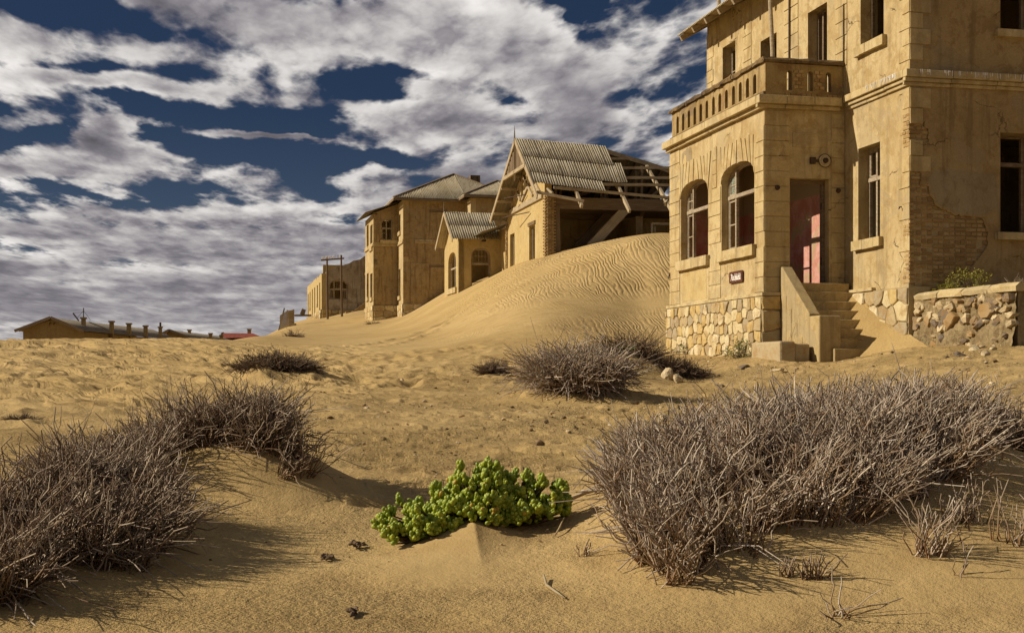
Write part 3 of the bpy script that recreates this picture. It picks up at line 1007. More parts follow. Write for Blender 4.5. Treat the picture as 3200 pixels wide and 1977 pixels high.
def window(fr, axis, c, s0, s1, z0, z1, parent, inset=0.24, mull=None, trans=None, sash=None, panes=(), zs=None, fw=0.06, mat=None, sill=True, sill_mat=None, bars=1, so=0.1, sp=0.11, sh=0.2, name='window'):
    """Frame set back in an opening; zs = spring line when the head is an arch. sash = list of (s range, z range) with bars."""
    mat = mat or M['frame']
    to3 = fr.A(c) if axis == 'A' else fr.B(c)
    mb = MB()
    t0, t1 = inset, inset + 0.07
    head = zs if zs is not None else z1
    fbox(mb, fr, axis, c, s0 + .002, s0 + fw, z0 + .002, head, t0, t1)
    fbox(mb, fr, axis, c, s1 - fw, s1 - .002, z0 + .002, head, t0, t1)
    fbox(mb, fr, axis, c, s0 + fw, s1 - fw, z0 + .002, z0 + fw, t0, t1)
    if zs is None:
        fbox(mb, fr, axis, c, s0 + fw, s1 - fw, z1 - fw, z1 - .002, t0, t1)
    else:
        o_ = arch(s0 + .002, s1 - .002, zs, zs, z1 - .002, 14)[2:]
        i_ = arch(s0 + fw, s1 - fw, zs, zs, z1 - fw, 14)[2:]
        for k in range(len(o_) - 1):
            q = [o_[k], o_[k + 1], i_[k + 1], i_[k]]
            mb.hexa([to3(p[0], p[1], t0) for p in q] + [to3(p[0], p[1], t1) for p in q])
    w_ = mb.build(name, mat, parent)

    def top(s):
        if zs is None: return z1 - fw
        u = (s - (s0 + s1) / 2) / ((s1 - s0) / 2 - fw)
        return zs + (z1 - fw - zs) * max(0.0, 1 - u * u) ** .45
    if mull:
        for s in mull:
            m2 = MB(); fbox(m2, fr, axis, c, s - fw * .55, s + fw * .55, z0 + fw, top(s) + .01, t0 - .012, t1 - .012); m2.build('mullion', mat, w_)
    if trans:
        for z in trans:
            m2 = MB(); fbox(m2, fr, axis, c, s0 + fw * .9, s1 - fw * .9, z - fw * .7, z + fw * .7, t0 - .03, t1 - .02); m2.build('transom', mat, w_)
    for sa in (sash or ()):
        a, b, zl, zh = sa[:4]
        rows = sa[4] if len(sa) > 4 else 1
        cols = sa[5] if len(sa) > 5 else 0
        m2 = MB(); f2 = 0.035
        zt_ = min(zh, top((a + b) / 2))
        fbox(m2, fr, axis, c, a, a + f2, zl, min(zh, top(a + f2)), t0 + .012, t1 - .015)
        fbox(m2, fr, axis, c, b - f2, b, zl, min(zh, top(b - f2)), t0 + .012, t1 - .015)
        fbox(m2, fr, axis, c, a + f2, b - f2, zl, zl + f2, t0 + .012, t1 - .015)
        if zh <= top((a + b) / 2) + .01: fbox(m2, fr, axis, c, a + f2, b - f2, zt_ - f2, zt_, t0 + .012, t1 - .015)
        for k in range(rows):
            z = zl + (zt_ - zl) * (k + 1) / (rows + 1)
            fbox(m2, fr, axis, c, a + f2, b - f2, z - .014, z + .014, t0 + .016, t1 - .02)
        for k in range(cols):
            s = a + (b - a) * (k + 1) / (cols + 1)
            fbox(m2, fr, axis, c, s - .013, s + .013, zl + f2, min(zh, top(s)), t0 + .018, t1 - .022)
        m2.build('sash', mat, w_)
    for (a, b, zl, zh) in panes:
        m2 = MB(); fbox(m2, fr, axis, c, a, b, zl, zh, t0 + .03, t0 + .036); m2.build('pane', M['glass'], w_)
    if sill:
        m2 = MB()
        n = 5
        for k in range(n):
            a = s0 - so + (s1 - s0 + 2 * so) * k / n; b = s0 - so + (s1 - s0 + 2 * so) * (k + 1) / n
            fbox(m2, fr, axis, c, a, b, z0 - sh + jit(.006), z0 - .002, -sp + jit(.006), -0.001)
        m2.build('sill', sill_mat or M['trim'], w_)
    return w_


# ------------------------------------------------------------------ the architect's house
H1 = Frame(5.43, 27.8, ANG)
house = empty('ochre_house', H1.P(0, 0, 0.4), 'large two storey ochre house with arched porch, balustraded balcony and open red doorway', 'house')
A0, B0, AM, BF = H1.A(0), H1.B(0), H1.A(1.9), H1.B(-2.7)
WA = dict(s0=3.22, s1=5.07, z0=2.78, zs=4.33, zt=4.70)
WB = dict(s0=0.51, s1=2.39, z0=2.78, zs=4.33, zt=4.71)
# porch walls
mb = MB()
mb.slab(rect(0, 5.87, 1.66, 5.66), [arch(q['s0'], q['s1'], q['z0'], q['zs'], q['zt'], 16) for q in (WA, WB)], A0, 0, 0.34)
mb.build('porch_side_wall', M['plaster'], house)
mb = MB()
mb.slab([(0.34, 1.66), (0.60, 1.66), (0.60, 4.19), (1.52, 4.19), (1.52, 1.66), (1.9, 1.66), (1.9, 5.66), (0.34, 5.66)], [], B0, 0, 0.34)
mb.build('porch_door_wall', M['plaster'], house)
mb = MB(); mb.box(H1, 0.34, 1.9, 5.53, 5.87, 1.66, 5.66); mb.build('porch_end_wall', M['plaster'], house)
mb = MB(); mb.box(H1, 0.343, 1.897, 0.343, 5.527, 1.62, 1.9); mb.build('porch_floor', M['concrete'], house)
mb = MB(); mb.box(H1, 0.343, 1.897, 0.343, 5.527, 5.45, 5.655); mb.build('porch_ceiling', M['inside'], house)
mb = MB(); mb.box(H1, 1.878, 1.897, 0.345, 5.525, 1.903, 5.447); mb.build('inner_red_wall', M['red'], house)
mb = MB(); mb.box(H1, 0.345, 1.875, 5.505, 5.527, 1.903, 5.447); mb.build('inner_red_wall', M['red'], house)
mb = MB(); mb.box(H1, 0.0, 1.9, 0.0, 5.87, 5.662, 5.93); mb.build('balcony_floor', M['concrete'], house)
# main walls
G1 = rect(-1.53, -0.60, 2.785, 4.76)
mb = MB()
mb.slab(rect(-2.655, 8.07, 1.66, 9.68),
        [G1, rect(-1.68, -0.70, 6.91, 9.1), rect(0.84, 1.80, 5.96, 8.31), rect(3.51, 4.46, 6.75, 8.31), rect(6.07, 6.95, 7.45, 8.76)], AM, 0, 0.4)
mb.build('side_wall', M['plaster'], house)
BR1 = [(1.93, 3.96), (2.145, 3.944), (2.145, 3.689), (2.322, 3.682), (2.336, 3.568), (2.407, 3.443), (2.456, 3.317), (2.655, 3.227), (2.869, 3.137), (3.083, 3.123), (3.37, 3.099), (3.515, 3.077), (3.587, 2.931), (3.645, 2.739), (3.623, 2.513), (3.478, 2.317), (3.298, 2.12), (3.155, 1.925), (3.0, 1.62), (1.93, 1.62)]
BR2 = [(1.93, 4.95), (2.23, 4.965), (2.244, 4.839), (2.315, 4.829), (2.315, 4.561), (1.93, 4.544)]


def rough_edge(poly, amp=0.018, step=0.06):
    out = []
    for i in range(len(poly)):
        p, q = poly[i], poly[(i + 1) % len(poly)]
        L = math.hypot(q[0] - p[0], q[1] - p[1]); n = max(1, int(L / step))
        for k in range(n):
            t = k / n
            out.append((p[0] + (q[0] - p[0]) * t + (jit(amp) if k else 0), p[1] + (q[1] - p[1]) * t + (jit(amp) if k else 0)))
    return out


mb = MB()
mb.slab([(2.3, 1.55), (3.0, 1.55)] + [(12, 1.55), (12, 9.9), (2.3, 9.9)], [rect(3.92, 5.35, 2.80, 4.82), rect(3.92, 5.35, 6.89, 8.95)], BF, 0.05, 0.40)
mb.build('front_wall', M['mortar'], house)
BR1C = [p for p in BR1]
def rough_line(pts, amp=0.02, step=0.05):
    out = []
    for p, q in zip(pts[:-1], pts[1:]):
        L = math.hypot(q[0] - p[0], q[1] - p[1]); n = max(1, int(L / step))
        for k in range(n):
            t = k / n
            out.append((p[0] + (q[0] - p[0]) * t + (jit(amp) if k else 0), p[1] + (q[1] - p[1]) * t + (jit(amp) if k else 0)))
    return out + [pts[-1]]


mb = MB()
# finish coat of the front, broken away over the two brick patches
outl = [(1.9, 9.9)] + rough_line([(1.9, 4.95)] + BR2[1:5] + [(1.9, 4.544)]) + rough_line([(1.9, 3.96)] + BR1[1:-1]) + [(3.05, 1.601), (12, 1.60), (12, 9.9)]
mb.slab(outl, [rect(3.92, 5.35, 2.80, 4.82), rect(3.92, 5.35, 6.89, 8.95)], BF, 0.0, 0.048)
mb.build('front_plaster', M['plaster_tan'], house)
rz = ANG
lay_bricks(BR1, BF, rz, house, 0.086)
lay_bricks(BR2, BF, rz, house, 0.082)
# rooms
mb = MB()
mb.box(H1, 2.3, 12, 7.67, 8.07, 1.6, 9.7); mb.box(H1, 11.6, 12, -2.3, 7.67, 1.6, 9.7)
mb.build('rear_wall', M['plaster'], house)
mb = MB(); mb.box(H1, 2.303, 11.597, -2.297, 7.667, 5.35, 5.6); mb.box(H1, 2.303, 11.597, -2.297, 7.667, 1.5, 1.8); mb.build('floor_slab', M['inside'], house)
mb = MB(); mb.box(H1, 2.303, 11.597, -2.297, 7.667, 9.35, 9.5); mb.build('ceiling', M['inside'], house)
mb = MB()
mb.slab([(2.31, 1.805), (4.6, 1.805), (4.6, 3.9), (5.5, 3.9), (5.5, 1.805), (11.59, 1.805), (11.59, 5.34), (2.31, 5.34)], [], H1.B(1.4), 0, 0.2)
mb.slab(rect(2.31, 11.59, 5.61, 9.34), [], H1.B(1.4), 0, 0.2)
mb.slab(rect(1.62, 7.66, 1.81, 5.34), [], H1.A(6.0), 0, 0.2)
mb.build('partition', M['inside'], house)
# windows
wa = window(H1, 'A', 0, 3.22, 5.07, 2.78, 4.70, house, zs=4.33, inset=.17, mull=[4.63], trans=[4.0], sash=[(4.67, 5.01, 2.84, 3.94, 1, 0), (4.67, 5.0, 4.05, 4.66, 1, 1)], so=.12, sh=.24)
wb = window(H1, 'A', 0, 0.51, 2.39, 2.78, 4.71, house, zs=4.33, inset=.17, mull=[1.92], trans=[4.02], sash=[(1.96, 2.33, 2.84, 3.95, 1, 0), (1.96, 2.32, 4.07, 4.68, 1, 0)],
            panes=[(1.99, 2.30, 4.10, 4.50)], so=.12, sh=.24)
window(H1, 'A', 1.9, -1.53, -0.60, 2.785, 4.76, house, mull=[-.98], trans=[4.08], sash=[(-.94, -.66, 4.14, 4.70, 0)], so=.13, sh=.2)
window(H1, 'A', 1.9, -1.68, -0.70, 6.91, 9.1, house, mull=[-1.30], so=.13, sh=.2, mat=M['dark_timber'])
window(H1, 'A', 1.9, 0.84, 1.80, 5.96, 8.31, house, sill=False, mull=[1.50], name='balcony_door', mat=M['dark_timber'])
window(H1, 'A', 1.9, 3.51, 4.46, 6.75, 8.31, house, sill=False, mull=[4.2], mat=M['dark_timber'])
window(H1, 'A', 1.9, 6.07, 6.95, 7.45, 8.76, house, sill=False, sash=[(6.12, 6.9, 7.5, 8.7, 1)])
window(H1, 'B', -2.7, 3.92, 5.35, 2.80, 4.82, house, trans=[4.22], mull=[4.62], so=.12, sh=.15, sill_mat=M['trim'], mat=M['dark_timber'], inset=.3)
window(H1, 'B', -2.7, 3.92, 5.35, 6.89, 8.95, house, mull=[4.62], so=.12, sh=.15, trans=[8.3], mat=M['dark_timber'], inset=.3)
# door frame
mb = MB()
mb.box(H1, 0.602, 0.67, 0.20, 0.30, 1.902, 4.187); mb.box(H1, 1.45, 1.518, 0.20, 0.30, 1.902, 4.187); mb.box(H1, 0.67, 1.45, 0.20, 0.30, 4.10, 4.187)
df = mb.build('door_frame', M['dark_timber'], house)
for z in (2.35, 3.55):
    mb = MB(); mb.box(H1, 1.425, 1.449, 0.19, 0.215, z, z + 0.14); mb.build('hinge', M['rust'], df)
# quoin strips of the porch side wall
hts = 0.311
for k in range(12):
    z0, z1 = 1.71 + k * hts * 1.05, 1.71 + (k + 1) * hts * 1.05
    for (s0, s1) in ((-0.016, 0.48), (5.12, 5.87)):
        if k == 11 and s0 < 0: continue
        if s0 < 1 and 2.6 < z0 < 2.75: continue
        quoin(A0, s0, s1, z0, min(z1, 5.65), house)
    if z1 < 4.5: quoin(A0, 2.42, 3.19, z0, z1, house) if not (2.5 < z0 < 2.8) else None
    elif z1 < 5.4: quoin(A0, 2.66, 2.95, z0, z1, house)
for q in (WA, WB): voussoirs(A0, q['s0'], q['s1'], q['zs'], q['zt'], 5.22, house, 10, .22)
# quoins round the door
for k in range(12):
    z0, z1 = 1.71 + k * hts * 1.05, min(1.71 + (k + 1) * hts * 1.05, 5.64)
    quoin(B0, 0.0, 0.585, z0, z1, house)
    quoin(B0, 1.56, 1.895, z0, z1, house)
quoin(B0, 0.66, 1.46, 4.85, 5.18, house, t=-0.012, name='name_panel', mat=M['plaster'])
# main corner quoins, alternate long and short
for k in range(25):
    z0, z1 = 1.75 + k * 0.316, 1.75 + (k + 1) * 0.316
    if z0 > 9.3: break
    long_ = k % 2 == 1
    if 5.50 < z1 < 6.1 and z0 < 5.6: z1 = 5.63
    if z0 < 5.9 and z1 > 5.7: continue
    if z0 > 3.9 and not (4.45 < (z0 + z1) / 2 < 4.98):
        quoin(BF, 1.897, 1.9 + (0.46 if long_ else 0.29), z0, z1, house)
    if not (4.4 < (z0 + z1) / 2 < 5.2) and not (2.6 < z0 < 3.0) and z0 > 2.1:
        quoin(AM, -2.716, -2.7 + (0.27 if long_ else 0.40), z0, z1, house)
lay_bricks([(-2.69, 4.46), (-2.42, 4.46), (-2.36, 4.8), (-2.44, 5.1), (-2.69, 5.12)], AM, ANG + math.pi / 2, house, 0.043)
lay_bricks([(-2.69, 1.75), (-2.45, 1.75), (-2.44, 2.5), (-2.3, 3.2), (-2.45, 3.4), (-2.69, 3.4)], AM, ANG + math.pi / 2, house, 0.048)
# block pilasters of the upper side wall
for (s0, s1) in ((5.02, 5.56), (2.29, 3.07), (-0.12, 0.43), (7.6, 8.07)):
    for k in range(11):
        z0 = 6.0 + k * 0.335
        if z0 + .335 > 9.6: break
        alt = 0.09 if (k % 2 and s0 > 7) else 0
        quoin(AM, s0 + alt, s1, z0, z0 + 0.335, house)
# repaired and weathered patches of the finish coat
def patch(to3, pts, mat, t=-0.005):
    mb = MB(); mb.slab(rough_line(pts + [pts[0]], .014, .07)[:-1], [], to3, t, 0.002)
    mb.build('plaster_patch', mat, house)


patch(BF, [(2.24, 3.80), (2.42, 3.98), (2.75, 4.04), (3.3, 4.0), (3.80, 3.97), (3.86, 3.6), (3.84, 3.3), (3.62, 3.16), (3.4, 3.13), (3.1, 3.16), (2.88, 3.18), (2.68, 3.27), (2.50, 3.36), (2.45, 3.5), (2.37, 3.60), (2.36, 3.72)], M['plaster_grey'])
patch(A0, [(4.62, 4.92), (4.40, 5.0), (4.28, 5.3), (4.34, 5.56), (4.62, 5.58), (4.98, 5.5), (5.02, 5.1)], M['plaster_grey'], -.003)
patch(A0, [(4.85, 4.86), (4.70, 5.05), (4.66, 5.4), (4.80, 5.45), (4.95, 5.2)], M['plaster_cream'], -.006)
patch(A0, [(3.3, 1.75), (3.36, 2.5), (4.2, 2.48), (4.9, 2.5), (5.06, 2.2), (4.9, 1.76)], M['plaster_cream'], -.004)
mb = MB()
for k in range(70):
    a = random.choice([random.uniform(2.0, 5.4), random.uniform(3.1, 4.9)]); w_ = random.uniform(.006, .016); l_ = random.uniform(.03, .12)
    mb.box(H1, a, a + w_, -2.872, -2.869, 5.962 - l_, 5.964)
for k in range(40):
    b = random.uniform(-2.5, -1.2); w_ = random.uniform(.008, .02); l_ = random.uniform(.03, .13)
    mb.box(H1, 1.728, 1.731, b, b + w_, 5.962 - l_, 5.964)
mb.build('white_streaks', M['porcelain'], house, kind='stuff')
# mouldings
PC = [(5.75, 5.925, 0.20), (5.665, 5.745, 0.10)]
MC = [(5.82, 5.966, 0.16), (5.74, 5.815, 0.10), (5.665, 5.735, 0.05)]
band(H1, 'A', 0.0, 0.0, 5.95, PC, house, M['trim'], seg=1.5, jitter=.006)
band(H1, 'B', 0.0, -0.2, 1.74, PC, house, M['trim'], seg=0.7, jitter=.006)
band(H1, 'A', 1.9, -2.7, -0.21, MC, house, M['trim'], 'string_course_block', seg=.85, jitter=.006)
band(H1, 'B', -2.7, 1.74, 12.0, MC, house, M['trim'], 'string_course_block', seg=1.05, jitter=.006)
# balustrade
slots = [4.589, 4.185, 3.781, 3.386, 2.963, 2.57, 2.168, 1.751, 1.361, 0.957, 0.563]
mb = MB()
mb.slab(rect(0.0, 5.8, 5.935, 6.66), [arch(s - .085, s + .085, 6.09, 6.42, 6.52, 8) for s in slots + [4.99, 5.39]], H1.A(0.03), 0, 0.26)
bal = mb.build('balustrade', M['old_rail'], house)
mb = MB()
mb.slab(rect(0.19, 1.9, 5.935, 6.66), [arch(a, b, 6.09, 6.42, 6.52, 8) for a, b in ((.545, .67), (1.03, 1.165), (1.46, 1.59))], H1.B(0.03), 0, 0.16)
bal2 = mb.build('balustrade', M['old_rail'], house)
for (a0, a1, z0, z1) in ((0.69, 1.01, 6.12, 6.58), (1.18, 1.44, 6.12, 6.52), (0.5, 1.9, 5.95, 6.05)):
    zc_ = z0 + .04; kk = 0
    while zc_ < z1:
        s = a0 + .06 + (.06 if kk % 2 else 0)
        while s < a1 - .04:
            put('brick', random.choice(HEADERS), bal2, B0(s, zc_, 0.065 + jit(.006)), (0, 0, ANG + jit(.03))); s += .124
        zc_ += .0845; kk += 1


def coping_run(fr, pts, parent, w_, z0, z1, mat, name='coping_stone', seg=0.55, rough=0.018):
    p, q = Vector(pts[0]), Vector(pts[1])
    L = (q - p).length; n = max(1, int(L / seg)); x = (q - p).normalized(); y = Vector((-x.y, x.x, 0))
    for i in range(n):
        a, b = L * i / n, L * (i + 1) / n - .008
        rows = []
        for k in range(4):
            s = a + (b - a) * k / 3
            for (yy, zz) in ((-w_ / 2, z0), (-w_ / 2 - .01, (z0 + z1) / 2), (-w_ * .36, z1 - .01), (0, z1), (w_ * .36, z1 - .01), (w_ / 2 + .01, (z0 + z1) / 2), (w_ / 2, z0)):
                pt = p + x * s + y * (yy + jit(rough)); pt.z = zz + jit(rough)
                rows.append(pt)
        fs = []
        for k in range(3):
            for j in range(7):
                a_, b_ = k * 7 + j, k * 7 + (j + 1) % 7
                fs.append((a_, b_, b_ + 7, a_ + 7))
        fs.append(tuple(range(7))); fs.append(tuple(21 + j for j in range(7)))
        m2 = MB(); m2.add(rows, fs); m2.build(name, mat, parent)


coping_run(H1, (H1.P(0.10, 0.0, 0), H1.P(0.10, 5.9, 0)), house, 0.27, 6.665, 6.79, M['dark_rail'])
coping_run(H1, (H1.P(-0.03, 0.10, 0), H1.P(1.88, 0.10, 0)), house, 0.27, 6.667, 6.785, M['dark_rail'], rough=.012)
mb = MB(); mb.box(H1, -0.025, 0.029, -0.02, 5.8, 5.932, 6.03); mb.build('balustrade_kerb', M['dark_rail'], house)
# plinth
mb = MB(); mb.box(H1, -0.06, 0.3, -0.055, 5.93, -0.2, 1.62); pl = mb.build('plinth', M['mortar'], house)
mb = MB(); mb.box(H1, 0.3, 1.899, -0.055, 0.3, -0.2, 1.62); pl2 = mb.build('plinth', M['mortar'], house)
stone_courses(-0.05, 5.93, 0.12, 1.615, H1.A(-0.06), pl, M['stone'], 0.0, 0.045, 0.27, 0.29)
stone_courses(-0.09, 0.36, 0.2, 1.615, H1.B(-0.055), pl2, M['stone'], 0.0, 0.035, 0.33, 0.45)
mb = MB(); mb.box(H1, -0.085, 0.0, -0.085, 5.95, 1.625, 1.70); mb.box(H1, 0.0, 0.35, -0.085, 0.0, 1.625, 1.70); mb.build('plinth_ledge', M['trim'], house, bevel=.01)
mb = MB(); mb.box(H1, 1.84, 2.3, -2.76, -0.05, -0.2, 1.68); pl3 = mb.build('plinth', M['mortar'], house)
stone_courses(-2.76, -0.06, 0.30, 1.67, H1.A(1.84), pl3, M['stone'], 0.0, 0.05, 0.33, 0.38)
mb = MB(); mb.box(H1, 2.3, 12, -2.74, -2.3, -0.2, 1.55); mb.build('plinth', M['mortar'], house)
mb = MB(); mb.box(H1, 1.80, 1.9, -1.35, -0.3, 1.682, 1.75); mb.build('plinth_ledge', M['trim'], house, bevel=.01)
# steps, parapet and newel post
for k in range(8):
    zt = 1.895 - 0.205 * k
    mb = MB()
    mb.box(H1, 0.605, 1.835, -0.32 - 0.25 * k + jit(.015), (-0.055 if k == 0 else -0.07 - 0.25 * k), zt - 0.42, zt + jit(.008))
    mb.build('step', M['concrete'], house, bevel=.015)
mb = MB()
mb.slab([(-1.44, 0.0), (-0.058, 0.0), (-0.058, 2.24), (-0.12, 2.25), (-1.44, 1.18)], [], H1.A(0.355), 0, 0.24)
mb.build('stair_parapet', M['concrete'], house, bevel=.015)
# old stepped mortar relief on the parapet
for k in range(4):
    s0 = -0.10 - k * 0.26
    quoin(H1.A(0.355), s0 - 0.26, s0, 0.3, 1.62 - k * 0.30, house, t=-0.010, mat=M['concrete'], name='parapet_render', g_=.001)
mb = MB(); mb.box(H1, 0.325, 0.80, -1.95, -1.445, -0.1, 1.13); mb.build('newel_post', M['concrete'], house, bevel=.03)
# iron bosses beside the door
for (a, z) in ((0.30, 3.96), (1.73, 3.94)):
    mb = MB(); c = B0(a, z, -0.02)
    mb.tube([c + H1.u * 0.02, c - H1.u * 0.05], [0.06, 0.045], 12); mb.build('iron_boss', M['rust'], house)
mb = MB()
mb.tube([AM(-2.42, 3.30, -0.01), AM(-2.42, 3.29, -0.07), AM(-2.44, 3.25, -0.09), AM(-2.46, 3.29, -0.07)], 0.012, 6); mb.build('wall_hook', M['rust'], house)
mb = MB(); mb.tube([A0(5.82, 2.55, -0.02), A0(5.82, 2.45, -0.05), A0(5.80, 2.42, -0.05)], 0.02, 6); mb.build('wall_hook', M['rust'], house)
# roof
EA, EZ, RS = 1.15, 9.28, math.tan(math.radians(30))
ra = 6.9
for i in range(14):
    b0 = -3.3 + i * 0.835
    corr_sheet('roof_sheet', H1.P(EA, b0, EZ + .14), H1.P(EA, b0 + .86, EZ + .14), H1.P(ra, b0 + .86, EZ + .14 + (ra - EA) * RS), H1.P(ra, b0, EZ + .14 + (ra - EA) * RS), M['iron'], house, nv=2)
corr_sheet('roof_sheet', H1.P(12.7, -3.3, EZ + .14), H1.P(12.7, 8.4, EZ + .14), H1.P(ra, 8.4, EZ + .14 + (ra - EA) * RS), H1.P(ra, -3.3, EZ + .14 + (ra - EA) * RS), M['iron'], house, nv=2, samples=3)
for i in range(13):
    b = 8.28 - i * 0.92
    beam('rafter', H1.P(EA + .05, b, EZ + .03), H1.P(ra, b, EZ + .03 + (ra - EA - .05) * RS), .09, .15, M['timber'], house)
beam('eave_board', H1.P(EA + .25, -3.2, EZ + .20), H1.P(EA + .25, 8.35, EZ + .20), .2, .02, M['timber'], house)
mb = MB(); mb.slab([(2.3, 9.905), (11.9, 9.905), (6.9, 12.55)], [], H1.B(-2.7), 0.0, .35); mb.slab([(2.3, 9.69), (11.9, 9.69), (6.9, 12.5)], [], H1.B(7.7), 0.0, .35); mb.build('gable', M['plaster_tan'], house)
mb = MB(); pb = H1.P(2.3, 8.2, 9.9); mb.tube([pb, pb + Vector((0.02, 0, 2.2))], .055, 10); mb.build('vent_pipe', M['timber'], house)
mb = MB(); mb.tube([H1.P(1.86, 2.72, 6.0), H1.P(1.86, 2.70, 9.3)], .025, 8); mb.build('downpipe', M['rust'], house)

# things on and by the house
mb = MB()
pts = [H1.P(0.36, 0.30, 5.95), H1.P(0.33, 0.30, 7.0), H1.P(0.27, 0.32, 8.4), H1.P(0.24, 0.33, 9.0)]
mb.tube(pts, [.05, .048, .044, .04], 10)
tag(mb.build('wooden_pole', M['timber']), 'slim weathered wooden pole leaning up from the balcony corner', 'pole')
lamp = empty('wall_lamp', B0(1.41, 4.58, -0.03), 'round chipped enamel lamp plate with rusty pipe above the red doorway', 'lamp')
c = B0(1.41, 4.58, 0)
mb = MB(); mb.tube([c, c - H1.u * .03], [.15, .145], 24); mb.tube([c - H1.u * .03, c - H1.u * .055], [.10, .09], 20); mb.build('enamel_plate', M['enamel'], lamp)
mb = MB(); mb.tube([c - H1.u * .056, c - H1.u * .10], [.062, .055], 16); mb.build('lamp_socket', M['rust'], lamp)
mb = MB(); mb.tube([c - H1.u * .031 + H1.w * .145 * math.cos(t) + Vector((0, 0, .145 * math.sin(t))) for t in np.linspace(0, 2 * math.pi, 25)], .009, 6, False); mb.build('rim', M['rust'], lamp)
mb = MB(); mb.tube([B0(1.25, 4.57, -.05), B0(1.10, 4.57, -.05)], [.03, .03], 8); mb.box(H1, 1.06, 1.17, -.09, -.002, 4.50, 4.64); mb.build('junction_pipe', M['rust'], lamp)

sign = empty('name_sign', A0(1.45, 2.13, -0.03), 'small brown wooden sign with white lettering under the nearer arched window', 'sign')
mb = MB()
ch = 0.03
s0, s1, z0, z1 = 1.07, 1.83, 2.005, 2.265
o_ = [(s0 + ch, z0), (s1 - ch, z0), (s1, z0 + ch), (s1, z1 - ch), (s1 - ch, z1), (s0 + ch, z1), (s0, z1 - ch), (s0, z0 + ch)]
mb.slab(o_, [], A0, -0.045, -0.02); mb.build('sign_board', M['sign'], sign)
LET = {  # broad-nib strokes on a 0..1 grid
    'A': (0.95, [[(.05, .0), (.30, .18), (.42, .85), (.30, 1.0)], [(.42, .95), (.72, .80), (.74, .1), (.88, 0)], [(.25, .42), (.72, .42)], [(.05, .85), (.2, 1.0), (.42, .95)]]),
    'r': (.42, [[(.08, .62), (.16, .55), (.16, .08), (.26, 0)], [(.2, .52), (.34, .64), (.42, .55)]]),
    'c': (.42, [[(.36, .60), (.22, .64), (.1, .5), (.1, .14), (.24, 0), (.38, .08)]]),
    'h': (.52, [[(.1, 1.0), (.14, .9), (.14, 0)], [(.16, .5), (.32, .64), (.44, .5), (.44, .1), (.34, -.12)]]),
    'i': (.28, [[(.06, .62), (.14, .55), (.14, .1), (.24, 0)], [(.12, .84), (.2, .9)]]),
    't': (.36, [[(.16, .95), (.16, .12), (.28, 0)], [(.02, .62), (.32, .62)]]),
    'e': (.42, [[(.12, .3), (.36, .45), (.28, .64), (.1, .5), (.1, .14), (.22, 0), (.38, .08)]]),
    'k': (.48, [[(.12, 1.0), (.12, 0)], [(.14, .42), (.34, .66), (.38, .5), (.2, .38)], [(.2, .38), (.42, 0)], [(.12, .98), (.3, .86)]])}
x = 0.0; hgt = 0.145; strokes = []
for ch_ in 'Architekt':
    wd, st_ = LET[ch_]
    for ln in st_: strokes.append([((x + p[0]) * hgt * 0.94, p[1] * hgt) for p in ln])
    x += wd
tw = x * hgt * .94
mb = MB()
nib = (0.0135, 0.0075)
for ln in strokes:
    for p, q in zip(ln[:-1], ln[1:]):
        for sg in (1,):
            quad = [(p[0] - nib[0], p[1] - nib[1]), (q[0] - nib[0], q[1] - nib[1]), (q[0] + nib[0], q[1] + nib[1]), (p[0] + nib[0], p[1] + nib[1])]
            ar = (q[0] - p[0]) * nib[1] - (q[1] - p[1]) * nib[0]
            if abs(ar) < 1e-4:
                quad = [(p[0] - .006, p[1] + .006), (p[0] + .006, p[1] - .006), (q[0] + .006, q[1] - .006), (q[0] - .006, q[1] + .006)]
            # the wall is read from its outer side, so text runs towards the front corner
            f = [A0(1.45 + tw / 2 - a, 2.065 + b, -0.0475) for a, b in quad]
            k_ = [A0(1.45 + tw / 2 - a, 2.065 + b, -0.0455) for a, b in quad]
            mb.hexa(k_ + f)
mb.build('lettering', M['white'], sign)

# drift of sand over the right side of the steps
n = 46
vs, fs = [], []
Hm = lambda b: np.interp(b, [-4.6, -3.6, -2.8, -2.0, -1.2, -0.5, 0.0], [0.25, .42, .72, 1.0, 1.38, 1.72, 1.82])
for i in range(n + 1):
    for j in range(n + 1):
        a = -0.2 + 2.06 * i / n; b = -4.6 + 4.53 * j / n
        p = H1.P(a, b, 0)
        top = float(Hm(b)); dd = 1.86 - a
        z = top - 0.84 * dd - 0.10 * dd * dd + 0.02 * math.sin(9 * a + 5 * b) * min(1, dd * 3) + jit(.006)
        gnd = gz(p.x, p.y)
        z = max(z, gnd - 0.06)
        if a < 0.62 and b > -1.95: z = gnd - .5
        vs.append(H1.P(a, b, z))
for i in range(n):
    for j in range(n): fs.append((i * (n + 1) + j, (i + 1) * (n + 1) + j, (i + 1) * (n + 1) + j + 1, i * (n + 1) + j + 1))
mb = MB(); mb.add(vs, fs)
dr = mb.build('sand_drift', M['sand'], None, True); tag(dr, 'slope of blown sand banked over the right of the stairs', None, None, 'structure')
for nm in ('ripple', 'grit'):
    a_ = dr.data.attributes.new(nm, 'FLOAT', 'POINT'); a_.data.foreach_set('value', [0.35 if nm == 'grit' else 0.0] * len(dr.data.vertices))

